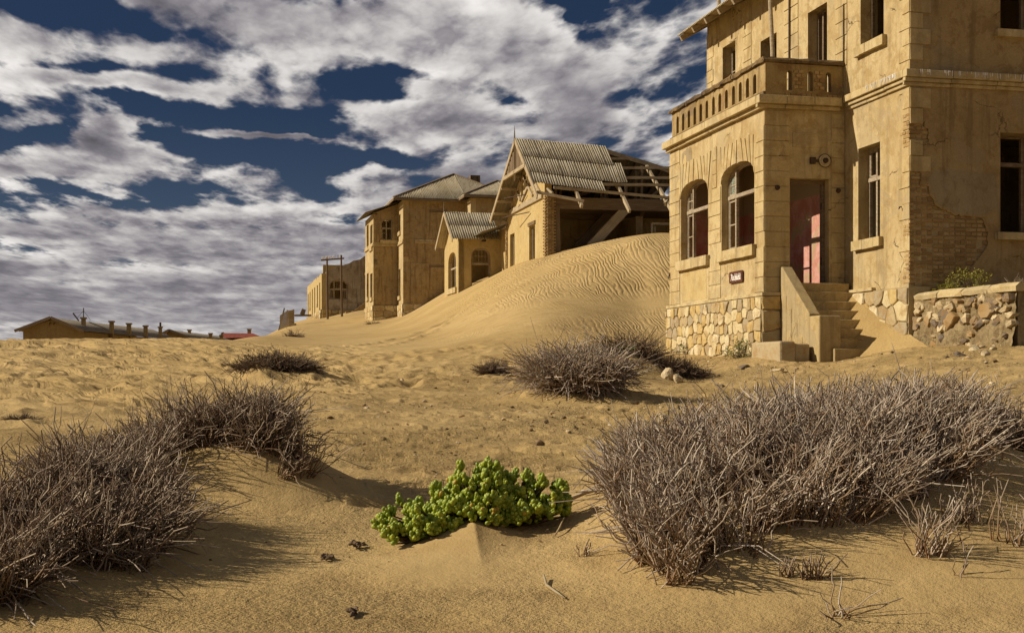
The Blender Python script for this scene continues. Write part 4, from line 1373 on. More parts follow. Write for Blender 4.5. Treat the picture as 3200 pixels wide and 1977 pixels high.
# rubble garden wall and the terrace it holds up
rw = empty('rubble_wall', H1.P(2.2, -4.4, 0.4), 'low crumbling rubble garden wall with rounded coping right of the stairs', 'wall')
mb = MB()
nb, nz = 60, 18
vs, fs = [], []
for i in range(nb + 1):
    for j in range(nz + 1):
        b = -6.05 + 3.3 * i / nb; z = -0.1 + 1.56 * j / nz
        bul = 0.07 * math.sin(math.pi * j / nz) + 0.05 * math.sin(b * 4.1 + z * 3) * math.sin(z * 5 + b) + jit(.022)
        if 0.8 < z < 1.2: bul -= 0.03
        vs.append(H1.P(2.0 - bul, b, z))
for i in range(nb):
    for j in range(nz): fs.append((i * (nz + 1) + j, (i + 1) * (nz + 1) + j, (i + 1) * (nz + 1) + j + 1, i * (nz + 1) + j + 1))
mb.add(vs, fs)
mb.box(H1, 2.03, 2.5, -6.04, -2.78, -0.2, 1.45)
mb.build('wall_core', M['rubble_mortar'], rw, smooth=False)
coping_run(H1, (H1.P(2.22, -6.1, 0), H1.P(2.22, -2.78, 0)), rw, 0.56, 1.40, 1.56, M['trim'], seg=0.8, rough=.014)
for k in range(95):
    b = random.uniform(-5.95, -2.85); z = random.choice([random.uniform(0.35, 1.36), random.uniform(0.8, 1.32)])
    s_ = random.uniform(.05, .15) * (1.5 if random.random() < .18 else 1)
    npt = random.randint(6, 8)
    asp = random.uniform(.45, .9); rot_ = jit(.5)
    pts = []
    for i in range(npt):
        an = 2 * math.pi * i / npt + jit(.25); q = random.uniform(.75, 1.1)
        px_, pz_ = math.cos(an) * s_ * q, math.sin(an) * s_ * asp * q
        pts.append((b + px_ * math.cos(rot_) - pz_ * math.sin(rot_), z + px_ * math.sin(rot_) + pz_ * math.cos(rot_)))
    stone_piece(pts, H1.A(2.0), rw, M['rubble'], 0.04, random.uniform(.09, .16))
mb = MB(); mb.box(H1, 2.495, 12, -6.0, -2.745, -0.3, 1.40)
te = mb.build('terrace', M['sand'], None); tag(te, 'sand filled terrace behind the garden wall', None, None, 'structure')
# ------------------------------------------------------------------ the collapsing house on the dune
H2 = Frame(1.77, 70.0, ANG)
ruin = empty('collapsing_house', H2.P(0, 0, 6.2), 'half collapsed house on the dune with torn corrugated roof and bare timbers', 'house')
G2 = H2.A(0)


def r2(px0, px1, py0, py1, fr=H2, a=0):
    b1, _ = fr.onA(a, px0, py0); b0, zt = fr.onA(a, px1, py0); _, zb = fr.onA(a, px1, py1)
    return b0, b1, min(zb, zt), max(zb, zt)


W21 = r2(1653.6, 1671.7, 700, 812); W22 = r2(1594, 1608, 727, 850); W23 = r2(1566, 1575, 757, 870)
mb = MB()
mb.slab([(0.0, 4.2), (9.2, 4.2), (9.2, 9.3), (2.81, 12.75), (0.0, 10.66)], [rect(W21[0], W21[1], 4.6, W21[3]), rect(W22[0], W22[1], 4.6, W22[3])], G2, 0, .4)
mb.build('gable_wall', M['plaster_cream'], ruin)
mb = MB()
mb.slab(rect(9.2, 12.15, 4.2, 8.9), [rect(max(9.4, W23[0]), min(W23[1], 11.9), 4.6, W23[3])], H2.A(.25), 0, .4)
mb.build('side_wall', M['plaster_cream'], ruin)
for (q, fr_) in ((W21, 1), (W22, 0)):
    mb = MB(); zb = max(q[2], 5.2)
    mb.box(H2, .2, .27, q[0] + .01, q[0] + .10, 4.7, q[3] - .01); mb.box(H2, .2, .27, q[1] - .1, q[1] - .01, 4.7, q[3] - .01); mb.box(H2, .2, .27, q[0] + .1, q[1] - .1, q[3] - .12, q[3] - .01)
    wf = mb.build('window', M['frame'], ruin)
    if fr_:
        mb = MB(); mb.box(H2, .19, .25, (q[0] + q[1]) / 2 - .05, (q[0] + q[1]) / 2 + .05, 4.7, q[3] - .12); mb.build('mullion', M['timber'], wf)
        mb = MB(); mb.box(H2, -.06, -.002, q[0] - .15, q[1] + .15, q[3] + .002, q[3] + .2); mb.build('broken_lintel', M['dark_rail'], wf)
# brick pier at the near corner, toothed where the front wall fell away
mb = MB(); mb.box(H2, .02, .42, -0.42, -.002, 4.2, 9.62); pier = mb.build('brick_pier', M['mortar'], ruin)
lay_bricks(rect(.03, .44, 5.9, 9.6), lambda s, z, t: H2.P(s, -.42 + t, z), ANG, pier, 0.02)
k = 0; z = 5.9
while z < 9.5:
    put('brick', random.choice(BRICKS), pier, H2.P(-.02 + jit(.012), -.20 - (.10 if k % 2 else 0), z), (0, jit(.03), ANG + math.pi / 2 + jit(.03)))
    if k % 2: put('brick', random.choice(HEADERS), pier, H2.P(-.02 + jit(.012), .09, z), (0, jit(.03), ANG + math.pi / 2))
    z += .0845; k += 1
k = 0; z = 5.2
pier2 = empty('stub', (0, 0, 0), None, None); bpy.data.objects.remove(pier2)
mb = MB(); mb.box(H2, -.05, -.003, 8.95, 9.22, 4.5, 9.1); pier2 = mb.build('brick_pier', M['mortar'], ruin)
while z < 9.0:
    put('brick', random.choice(BRICKS), pier2, H2.P(-.05 + jit(.015), 9.06 + (.1 if k % 2 else 0), z), (0, jit(.03), ANG + math.pi / 2))
    z += .0845; k += 1
# half timbering of the gable
PX = lambda x: 1480 + x / 3.6
PY = lambda y: 420 + y / 3.6


def onG(x, y, a=-.05):
    b, z = H2.onA(a, PX(x), PY(y)); return H2.P(a, b, z)


beam('gable_sill_beam', onG(365, 905), onG(775, 685), .14, .30, M['timber'], ruin, up=(0, 0, 1))
for (p, q) in (((445, 540), (525, 740)), ((530, 520), (425, 820)), ((555, 470), (665, 690)), ((620, 560), (540, 750)), ((545, 500), (540, 755)), ((700, 560), (745, 650)), ((430, 640), (430, 830))):
    beam('brace', onG(*p), onG(*q), .10, .17, M['timber'], ruin)
# roof planes
RP0, RN = H2.P(0, 2.81, 12.93), (Vector((0, 0, 1)) - H2.u * .748).normalized()


def onR(x, y, lift=0.0):
    return H2.onplane(RP0, RN, PX(x), PY(y)) + RN * lift


rows_ = [((555, 268), (1572, 376), (1477, 160), (468, 72), 11), ((622, 440), (1640, 568), (1567, 374), (553, 266), 11), ((1640, 568), (1728, 566), (1650, 350), (1563, 348), 1), ((656, 552), (1482, 658), (1432, 548), (620, 438), 9)]
for i, (p00, p10, p11, p01, n) in enumerate(rows_):
    lf = (0.16, 0.13, 0.135, 0.10)[i]
    sheets(n, onR(*p00, lf), onR(*p10, lf), onR(*p11, lf), onR(*p01, lf), M['iron'], ruin, pitch=.135, amp=.036, nv=2)
for (p, q, s) in (((1500, 275), (1760, 275), .12), ((1560, 378), (2330, 378), .14), ((1500, 487), (2330, 489), .14), ((1400, 562), (2330, 572), .14), ((900, 596), (2300, 722), .14), ((712, 650), (1240, 752), .15), ((480, 92), (1490, 178), .14)):
    beam('purlin', onR(*p), onR(*q), s, s, M['timber'], ruin, jag=.06)
for (p, q) in (((1150, 600), (1222, 785)), ((1560, 410), (1762, 840)), ((1950, 335), (2226, 815)), ((830, 590), (890, 640)), ((2260, 600), (2160, 760)), ((1480, 170), (1620, 560))):
    beam('rafter', onR(*p, -.14), onR(*q, -.14), .13, .2, M['timber'], ruin, jag=.05)
top = []
for (x, y) in ((1477, 165), (1700, 235), (1950, 310), (2300, 425)):
    a, z = H2.onB(2.81, PX(x), PY(y)); top.append((a, z))
r0a, r0z = H2.onA(-1, 1609, 441)
prev = (-1.0, 12.95)
for k, (a, z) in enumerate([(2.0, 12.75)] + top):
    n = max(1, int((a - prev[0]) / .8))
    sheets(n, H2.P(prev[0], 9.32, 9.2 - .02 * prev[0]), H2.P(a, 9.32, 9.2 - .02 * a), H2.P(a, 2.83, z), H2.P(prev[0], 2.83, prev[1]), M['iron_dark'], ruin, pitch=.25, amp=.028, nv=2)
    if k > 0: beam('ridge_board', H2.P(prev[0], 2.79, prev[1] - .1), H2.P(a, 2.79, z - .1), .08, .24, M['timber'], ruin)
    prev = (a, z)
for i in range(9):
    a = 3.2 + i * 1.5
    zt = float(np.interp(a, [-1, 2] + [t[0] for t in top], [12.95, 12.75] + [t[1] for t in top])) - .2
    beam('rafter', H2.P(a, 2.9, zt), H2.P(a + .1, 9.3, 9.0), .12, .18, M['dark_timber'], ruin)
# verge boards and the boarded peak
ap = H2.P(-1, 2.81, 12.98)
ne, fe = H2.P(-1, -2.3, 9.12), H2.P(-1, 9.45, 9.12)
beam('barge_board', ap, ne, .06, .26, M['timber'], ruin); beam('barge_board', ap, fe, .06, .26, M['timber'], ruin)
zl = lambda b: 12.85 - (.748 * (2.81 - b) if b < 2.81 else .575 * (b - 2.81))
for i in range(13):
    b = 0.75 + i * .36
    mb = MB(); mb.box(H2, -.97 + jit(.008), -.94, b, b + .30, 11.25 - jit(.02), zl(b + .15) - .1); mb.build('peak_board', M['dark_timber'], ruin)
beam('collar_beam', H2.P(-1.0, .35, 11.2), H2.P(-1.0, 5.6, 11.2), .12, .2, M['timber'], ruin)
beam('king_post', H2.P(-1.02, 2.81, 10.7), H2.P(-1.02, 2.81, 13.0), .1, .12, M['timber'], ruin)
mb = MB(); q = H2.P(-1.02, 2.81, 12.9); mb.tube([q, q + Vector((0, 0, .35)), q + Vector((0, 0, .9))], [.05, .045, .008], 6); mb.build('finial', M['dark_timber'], ruin)
for (z, b0, b1) in ((10.1, 3.3, 5.8), (9.0, 2.5, 6.0)):
    mb = MB(); mb.tube([H2.P(-.95, b1, z), H2.P(-.1, b0 + .6, z)], .03, 6); mb.build('iron_tie', M['rust'], ruin)
for k in range(4):
    b = 5.2 + 1.05 * k; z = zl(b) - .16
    beam('soffit_batten', H2.P(-1.0, b, z), H2.P(0.0, b, z), .09, .12, M['timber'], ruin)
corr_sheet('skirt_roof', H2.P(-1.5, 9.4, 8.55), H2.P(-1.5, 12.6, 8.5), H2.P(.4, 12.6, 9.1), H2.P(.4, 9.3, 9.15), M['iron_dark'], ruin, pitch=.2, nv=2)
# the open front: sill plate, posts, struts and the rooms behind
onF = lambda x, y, b=-.1: (lambda t: H2.P(t[0], b, t[1]))(H2.onB(b, PX(x), PY(y)))
beam('main_beam', onF(862, 770), onF(2300, 808), .3, .62, M['dark_timber'], ruin, jag=.03)
beam('post', onF(930, 800), onF(945, 1480), .36, .36, M['dark_timber'], ruin)
beam('strut', onF(1705, 842), onF(1310, 1270), .3, .5, M['timber'], ruin)
beam('strut', onF(1540, 870, 3.2), onF(1150, 1290, 3.2), .3, .5, M['dark_timber'], ruin)
beam('strut', onF(1910, 840, 2.0), onF(1850, 1090, 2.0), .2, .3, M['dark_timber'], ruin)
beam('cross_beam', onF(970, 850, 3.6), onF(1560, 870, 3.6), .25, .35, M['dark_timber'], ruin)
beam('cross_beam', onF(965, 905, 3.8), onF(1520, 925, 3.8), .25, .45, M['dark_timber'], ruin)
for (x, y0, y1, b) in ((1830, 420, 740, 1.6), (1895, 355, 760, 1.2), (1715, 560, 760, 2.0), (1435, 650, 760, 1.5), (925, 600, 760, .3), (1500, 560, 780, 2.5), (2130, 600, 770, 1.5)):
    beam('stud', onF(x, y0, b), onF(x + jit(6), y1, b), .14, .14, M['dark_timber'], ruin)
for (p, q, b) in (((1000, 560), (960, 740), 1.2), ((1320, 640), (1050, 730), 2.0), ((2090, 620), (1980, 720), 1.0), ((1520, 580), (1460, 740), 1.8)):
    beam('brace', onF(*p, b), onF(*q, b), .12, .16, M['dark_timber'], ruin)
mb = MB(); mb.box(H2, .45, 17, 4.4, 4.7, 4.5, 9.0); mb.build('inner_wall', M['plaster_tan'], ruin)
mb = MB(); mb.box(H2, 5.6, 6.0, 1.2, 4.39, 4.5, 8.7); mb.build('inner_wall', M['plaster_tan'], ruin)
mb = MB(); mb.box(H2, .45, 17, .9, 9.0, 9.02, 9.18); mb.build('attic_floor', M['dark_timber'], ruin)
mb = MB(); mb.box(H2, .45, 17, 8.8, 9.19, 4.2, 9.0); mb.box(H2, 16.6, 17, .9, 8.79, 4.2, 9.0); mb.build('rear_wall', M['plaster_tan'], ruin)
corr_sheet('fallen_sheet', onF(1790, 755, .6), onF(2240, 770, .6), onF(2240, 735, 1.6), onF(1790, 722, 1.6), M['iron_dark'], ruin, pitch=.2, nv=2)
beam('loose_frame', onF(2005, 1000, -1.0), onF(2010, 1190, -1.0), .12, .12, M['timber'], ruin)
beam('loose_frame', onF(2000, 1003, -1.0), onF(2300, 1010, -1.0), .12, .12, M['timber'], ruin)
beam('loose_frame', onF(2040, 1030, -.95), onF(2045, 1190, -.95), .08, .08, M['timber'], ruin)

# porch of the collapsing house
pa, pb_ = -2.44, 12.15
a0, zt_ = H2.onB(pb_, 1472, 774); a1, _ = H2.onB(pb_, 1533, 774)
mb = MB(); mb.slab(rect(pa, .25, 3.6, 8.4), [arch(a0, a1, 4.0, zt_ - .75, zt_, 14)], H2.B(pb_), 0, .35); mb.build('porch_wall', M['plaster_cream'], ruin)
window(H2, 'B', pb_, a0, a1, 4.0, zt_, ruin, zs=zt_ - .75, trans=[zt_ - 1.0], sill=False, fw=.09, sash=[(a0 + .1, a1 - .1, zt_ - .93, zt_ - .1, 1, 4)], inset=.15, mat=M['frame'], name='fanlight')
q = r2(1400.6, 1425, 788, 897, H2, pa)
mb = MB(); mb.slab(rect(pb_ + .35, 17.3, 3.6, 8.4), [arch(q[0], q[1], q[2], q[3] - .7, q[3] + .1, 14)], H2.A(pa), 0, .35)
mb.box(H2, pa, pa + .35, pb_, pb_ + .349, 3.6, 8.4); mb.build('porch_wall', M['plaster_cream'], ruin)
window(H2, 'A', pa, q[0], q[1], q[2], q[3] + .1, ruin, zs=q[3] - .7, trans=[q[3] - .9], mull=[(q[0] + q[1]) / 2], fw=.08, inset=.2, sh=.35, sp=.12, so=.25,
       sash=[(q[0] + .1, (q[0] + q[1]) / 2 - .06, q[2] + .1, q[3] - 1.0, 2, 0)], mat=M['frame'])
mb = MB(); mb.box(H2, .25, .6, pb_, 17.3, 3.6, 9.0); mb.box(H2, pa + .35, .25, 16.9, 17.3, 3.6, 8.4); mb.build('porch_wall', M['plaster_cream'], ruin)
mb = MB(); mb.box(H2, pa - .03, pa, pb_ - .03, 17.3, 3.5, q[2] - .8); mb.build('porch_plinth', M['trim'], ruin)
ze = H2.onB(pb_ - .5, 1413, 746); zr = H2.onB(14.7, 1387, 662)
ae = ze[0]
pR = [(ae, pb_ - .55, ze[1]), (.1, pb_ - .55, ze[1] + .02), (.2, 14.7, zr[1] - .02), (zr[0], 14.7, zr[1])]
PR = [H2.P(*t) for t in pR]
md = [lerp(PR[0], PR[3], .5), lerp(PR[1], PR[2], .5)]
sheets(4, PR[0], PR[1], md[1] - Vector((0, 0, .02)), md[0] - Vector((0, 0, .02)), M['iron'], ruin, pitch=.15, amp=.04, nv=1)
sheets(4, md[0], md[1], PR[2], PR[3], M['iron'], ruin, pitch=.15, amp=.04, nv=1)
sheets(4, H2.P(ae, 17.8, ze[1]), H2.P(.1, 17.8, ze[1]), PR[2], PR[3], M['iron'], ruin, pitch=.2, nv=1)
beam('barge_board', PR[3] - Vector((0, 0, .1)), PR[0] - Vector((0, 0, .12)), .05, .24, M['timber'], ruin)
beam('barge_board', PR[3] - Vector((0, 0, .1)), H2.P(ae, 17.9, ze[1] - .1), .05, .24, M['timber'], ruin)
mb = MB(); mb.slab([(pb_, 8.4), (17.3, 8.4), (14.7, zr[1] - .25)], [], H2.A(pa), .02, .3); mb.build('porch_gable', M['plaster_cream'], ruin)
mb = MB(); q_ = PR[3] + Vector((0, 0, -.05)); mb.tube([q_, q_ + Vector((0, 0, .4)), q_ + Vector((0, 0, .75))], [.04, .035, .01], 6); mb.build('finial', M['dark_timber'], ruin)
mb = MB(); lp = H2.P(-.9, pb_ - .35, zt_ + .7); mb.tube([lp, lp + Vector((0, 0, -.18)), lp + Vector((0, 0, -.32))], [.03, .12, .16], 10); mb.tube([lp, H2.P(-.9, pb_, zt_ + .8)], .02, 6)
lo = mb.build('porch_lamp', M['rust']); tag(lo, 'small rusty lamp hanging over the arched porch of the collapsing house', 'lamp')

# ------------------------------------------------------------------ two storey house behind it
H3 = Frame(-8.26, 98.0, ANG)
tall = empty('tall_house', H3.P(2, 2, 4.0), 'tall two storey ochre house with hipped roof and bay tower at the dune foot', 'house')
EA3 = 13.05


def q3(px0, px1, py0, py1, a): return r2(px0, px1, py0, py1, H3, a)


wl_ = [q3(1246.5, 1251.5, 839, 924, 0), q3(1246.5, 1251.5, 668, 722, 0)]
mb = MB(); mb.slab(rect(0, 12, 3.0, EA3), [rect(max(.9, w_[0]), max(.9, w_[0]) + .9, w_[2], w_[3]) for w_ in wl_], H3.A(0), 0, .4); mb.build('side_wall', M['plaster'], tall)
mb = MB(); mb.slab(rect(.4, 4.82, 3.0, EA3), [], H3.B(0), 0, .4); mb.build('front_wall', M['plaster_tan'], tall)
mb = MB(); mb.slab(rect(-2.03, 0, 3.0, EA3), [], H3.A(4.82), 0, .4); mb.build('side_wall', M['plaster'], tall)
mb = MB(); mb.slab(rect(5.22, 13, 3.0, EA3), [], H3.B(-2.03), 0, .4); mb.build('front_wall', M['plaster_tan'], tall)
mb = MB(); mb.box(H3, .4, 13, 11.6, 12, 3, EA3); mb.box(H3, 12.6, 13, -1.63, 11.6, 3, EA3); mb.build('rear_wall', M['plaster_tan'], tall)
# bay tower
ta, tb0, tb1, tz = -1.91, 2.8, 8.43, 12.3
ta0, tzt = H3.onB(tb0, 1191.5, 683); ta1, tzb = H3.onB(tb0, 1241, 751)
mb = MB(); mb.slab(rect(ta, -.002, 3.0, tz), [arch(ta0, ta1, tzb, tzt - .45, tzt, 10)], H3.B(tb0), 0, .3); mb.build('tower_wall', M['plaster_tan'], tall)
tw_ = []
for (x0, x1) in ((1146, 1152), (1157, 1164)):
    for (y0, y1) in ((700, 770), (852, 928)):
        t = q3(x0, x1, y0, y1, ta); tw_.append((max(t[0], tb0 + .5), min(t[1], 8.2), t[2], t[3]))
mb = MB(); mb.slab(rect(tb0 + .3, tb1, 3.0, tz), [rect(*t) for t in tw_], H3.A(ta), 0, .3); mb.box(H3, ta, ta + .3, tb0, tb0 + .299, 3.0, tz)
mb.build('tower_wall', M['plaster'], tall)
mb = MB(); mb.box(H3, ta + .3, -.002, tb1 - .3, tb1, 3.0, tz); mb.build('tower_wall', M['plaster'], tall)
window(H3, 'B', tb0, ta0, ta1, tzb, tzt, tall, zs=tzt - .45, mull=[ta0 + (ta1 - ta0) * .33, ta0 + (ta1 - ta0) * .67], trans=[tzb + (tzt - tzb) * .55], fw=.07, inset=.12, sh=.3,
       sash=[(ta0 + .08, ta0 + .42, tzb + .1, tzb + 1.0, 1, 0)], panes=[])
for t in tw_: window(H3, 'A', ta, t[0], t[1], t[2], t[3], tall, fw=.08, inset=.15, mull=[(t[0] + t[1]) / 2], sh=.3)
for w_ in wl_: window(H3, 'A', 0, max(.9, w_[0]), max(.9, w_[0]) + .9, w_[2], w_[3], tall, fw=.08, inset=.15, sh=.3)
mb = MB(); mb.box(H3, ta + .3, 12.6, tb0 + .3, 11.5, 8.1, 8.3); mb.build('floor_slab', M['inside'], tall)
zb_ = H3.onB(0, 1300, 750)[1]
for (fr_, ax, c, s0, s1) in ((H3, 'B', 0, 0.9, 4.8), (H3, 'B', tb0, ta, -.02), (H3, 'A', ta, tb0, tb1), (H3, 'A', 0, 0.0, 2.78)):
    band(fr_, ax, c, s0, s1, [(zb_ - .25, zb_ - .14, .10), (zb_ - .14, zb_ + .05, .06)] if ax == 'B' else [(zb_ - .25, zb_ - .14, .102), (zb_ - .14, zb_ + .05, .062)], tall, M['quoin'], 'string_course', seg=6)
for (x0, x1, y) in ((1341, 1397, 660), (1341, 1392, 832)):
    p_ = H3.onB(-.03, x0, y); q_ = H3.onB(-.03, x1, y)
    beam('lintel', H3.P(p_[0], -.03, p_[1]), H3.P(q_[0], -.03, q_[1]), .1, .1, M['dark_timber'], tall)
# blind panels in the front wall
for (x0, x1, y0, y1) in ((1344, 1392, 664, 742), (1283, 1341, 822, 952), (1344, 1392, 835, 905)):
    p_ = H3.onB(0, x0, y1); q_ = H3.onB(0, x1, y0)
    quoin(H3.B(0), p_[0], q_[0], p_[1], q_[1], tall, t=-.05, mat=M['plaster_tan'], name='blind_panel')
# quoin pilasters
for (fr_, s0, s1) in ((H3.B(0), -.02, .42), (H3.B(tb0), ta - .02, ta + .45), (H3.B(tb0), -.45, -.02)):
    for (z0, z1) in ((5.2, 8.3), (8.7, 12.2)): quoin(fr_, s0, s1, z0, z1, tall, t=-.04, name='pilaster', mat=M['plaster_tan'])
# stone footings
for (ax, c, s0, s1) in (('A', ta, tb0 - .06, tb1), ('B', tb0, ta, -.01), ('A', 0, -.06, tb0 - .02), ('B', 0, 0, 4.8)):
    mb = MB()
    if ax == 'A': mb.box(H3, c - .06, c - .001, s0, s1, 2.8, 5.15)
    else: mb.box(H3, s0, s1, c - .06, c - .001, 2.8, 5.15)
    f_ = mb.build('footing', M['mortar'], tall)
    stone_courses(s0, s1, 3.4, 5.12, (H3.A(c - .06) if ax == 'A' else H3.B(c - .06)), f_, M['stone'], 0, .06, .45, .60, .03)


def hip_face(n, pL, pR, apex, mat, parent, **kw):
    pL, pR, apex = Vector(pL), Vector(pR), Vector(apex)
    x = pR - pL; L = x.length; x.normalize()
    f = (apex - pL).dot(x); vs_ = apex - (pL + x * f)
    hh = lambda s: max(0.02, min(s / f if f > 0 else 1, (L - s) / (L - f) if f < L else 1))
    cuts = sorted(set([L * i / n for i in range(n + 1)] + [f]))
    for s0, s1 in zip(cuts[:-1], cuts[1:]):
        if s1 - s0 < .05: continue
        corr_sheet('roof_sheet', pL + x * s0, pL + x * s1, pL + x * s1 + vs_ * hh(s1), pL + x * s0 + vs_ * hh(s0), mat, parent, **kw)


def hip_roof(fr, a0, a1, b0, b1, ze, am, bm_, zt, parent, mat, n=9):
    c = [fr.P(a0, b0, ze), fr.P(a1, b0, ze), fr.P(a1, b1, ze), fr.P(a0, b1, ze)]
    ap_ = fr.P(am, bm_, zt)
    for i in range(4): hip_face(n, c[i], c[(i + 1) % 4], ap_, mat, parent, pitch=.2, amp=.045, nv=1, samples=4)
    for i in range(4): beam('hip_ridge', c[i] + Vector((0, 0, .05)), ap_ + Vector((0, 0, .05)), .18, .08, M['dark_timber'], parent)
    for i in range(4): beam('fascia', c[i] - Vector((0, 0, .12)), c[(i + 1) % 4] - Vector((0, 0, .12)), .06, .16, M['dark_timber'], parent)


t_ = H3.onB(5.0, 1417, 545)
hip_roof(H3, -.8, 9.6, -.6, 11.8, EA3 + .05, t_[0], 5.0, t_[1], tall, M['iron'])
t2 = H3.onB(2.0, 1553, 566)
hip_roof(H3, 4.2, 14, -2.7, 7.2, EA3 + .15, t2[0], 2.0, t2[1], tall, M['iron'])
corr_sheet('tower_roof', H3.P(ta - .7, tb0 - .5, tz - .02), H3.P(ta - .7, tb1 + .5, tz - .02), H3.P(-.02, tb1 + .5, EA3 + .5), H3.P(-.02, tb0 - .5, EA3 + .1), M['iron_dark'], tall, pitch=.2, nv=1)
mb = MB(); mb.slab([(ta, tz), (-.01, tz), (-.01, EA3)], [], H3.B(tb0), 0, .3); mb.build('tower_wall', M['plaster_tan'], tall)
mb = MB(); cpt = H3.P(6.6, 6, 0); mb.box(H3, 6.4, 7.2, 6, 6.7, 14, 16.0); mb.build('chimney', M['dark_rail'], tall)

# ------------------------------------------------------------------ roofless ruin and what stands before it
H4 = Frame(-17.7, 120.0, ANG)
shell = empty('roofless_ruin', H4.P(1, 3, 4.7), 'roofless pale ruin with one wide arched window and ragged wall tops', 'house')
wins = []
for (x, y0, y1) in ((963, 918, 1000), (969, 912, 962), (976, 903, 985), (983.5, 898, 975), (992, 891, 950), (999.3, 883, 964)):
    b, zt = H4.onA(0, x, y0); _, zb = H4.onA(0, x, y1); wins.append((b - .55, b + .55, max(zb, 5.6), zt))
wins.sort()
topl = [(0, 9.1)] + [(.5 + i * .7, 9.05 + jit(.13)) for i in range(25)] + [(18.8, 8.95)]
mb = MB(); mb.slab([(0, 4.9), (18.8, 4.9)] + topl[::-1], [rect(*w_) for w_ in wins], H4.A(0), 0, .4); mb.build('side_wall', M['plaster_cream'], shell)
for w_ in wins: window(H4, 'A', 0, *w_[:2], w_[2], w_[3], shell, fw=.09, inset=.2, sh=.25, mull=[(w_[0] + w_[1]) / 2])
p_ = H4.onB(0, 1028, 935); q_ = H4.onB(0, 1087, 874)
topf = [(.4, 9.25)]
a = .8
while a < 8.5:
    topf.append((a, 9.13 + a * .40 + jit(.09))); a += random.uniform(.25, .55)
mb = MB(); mb.slab([(.4, 4.0), (8.6, 4.0)] + topf[::-1], [arch(p_[0], q_[0], p_[1], q_[1] - .75, q_[1], 16)], H4.B(0), 0, .4); mb.build('front_wall', M['plaster_pale'], shell)
wd_ = q_[0] - p_[0]
window(H4, 'B', 0, p_[0], q_[0], p_[1], q_[1], shell, zs=q_[1] - .75, mull=[p_[0] + wd_ * .27, p_[0] + wd_ * .70], trans=[q_[1] - .9], fw=.1, inset=.12, sill=False,
       sash=[(p_[0] + .1, p_[0] + wd_ * .25, p_[1] + .1, q_[1] - 1.0, 3, 1), (p_[0] + wd_ * .72, q_[0] - .1, p_[1] + .1, q_[1] - 1.0, 3, 1), (p_[0] + wd_ * .29, p_[0] + wd_ * .68, q_[1] - .8, q_[1] - .1, 0, 2)])
mb = MB(); mb.box(H4, .42, 8.18, 3.6, 3.9, 4, 10.2); mb.box(H4, .42, 8.18, .42, 3.59, 8.5, 8.7); mb.box(H4, .4, 8.6, 18.4, 18.8, 4, 8.9); mb.box(H4, 8.2, 8.6, .4, 18.4, 4, 9); mb.build('rear_wall', M['plaster_cream'], shell)  # also holds an unseen ceiling slab, added to keep the arched window dark
for (ax, s0, s1) in (('A', -.08, 18.8), ('B', -.0, 8.6)):
    mb = MB()
    if ax == 'A': mb.box(H4, -.08, .0 - .001, s0, s1, 3.5, 5.75)
    else: mb.box(H4, s0, s1, -.08, -.001, 3.5, 5.75)
    f_ = mb.build('footing', M['mortar'], shell)
    stone_courses(s0, s1 if ax == 'B' else 9, 4.2, 5.72, (H4.A(-.08) if ax == 'A' else H4.B(-.08)), f_, M['stone'], 0, .08, .38, .55, .03)
mb = MB()
s0_ = H4.onB(-3.0, 1080, 985); s1_ = H4.onB(-3.0, 1142, 948)
mb.slab([(s0_[0], 3.5), (s1_[0] + 3, 3.5), (s1_[0] + 3, s1_[1] + 1.8), (s1_[0], s1_[1] + .1), (s0_[0] + .6, s0_[1] + .35), (s0_[0], s0_[1] + .35)], [], H4.B(-3.0), 0, .35)
mb.build('ramp_wall', M['plaster_tan'], shell)

tp = empty('telegraph_pole', at(1045, 995, 112), 'twin telegraph poles joined by one crossarm with white insulators before the roofless ruin', 'telegraph pole')
c0, c1 = at(1003, 813, 112), at(1075.5, 807, 112)
for (px, yt, yb) in ((1022, 803, 1002), (1066.5, 797, 996)):
    mb = MB(); mb.tube([at(px + 2.5, yb + 12, 112.2), at(px, (yb + yt) / 2, 112.2), at(px, yt, 112.2)], [.105, .09, .075], 10); mb.build('pole', M['pole'], tp)
beam('crossarm', c0, c1, .10, .12, M['pole'], tp)
ins = MB(); ins.tube([(0, 0, 0), (0, 0, .08), (0, 0, .12), (0, 0, .2), (0, 0, .24)], [.015, .045, .03, .045, .02], 8)
ins_o = ins.build('insulator', M['porcelain'], tp); ime = ins_o.data
pin = MB(); pin.tube([(0, 0, -.1), (0, 0, .28)], .012, 5); pme = pin.build('insulator_pin', M['rust'], tp)
ins_o.location = lerp(c0, c1, .06) + Vector((0, -.02, .06)) - tp.location
pme.location = lerp(c0, c1, .75) + Vector((0, -.02, .06)) - tp.location
ime.transform(Matrix.Translation(tp.location)); pme.data.transform(Matrix.Translation(tp.location))
for k in range(11):
    t = .12 + .075 * k + .01 * (k % 2)
    put('insulator' if k < 7 or k == 9 else 'insulator_pin', ime if k < 7 or k == 9 else pme.data, tp, lerp(c0, c1, t) + Vector((0, -.02, .06)), (0, jit(.15), 0))

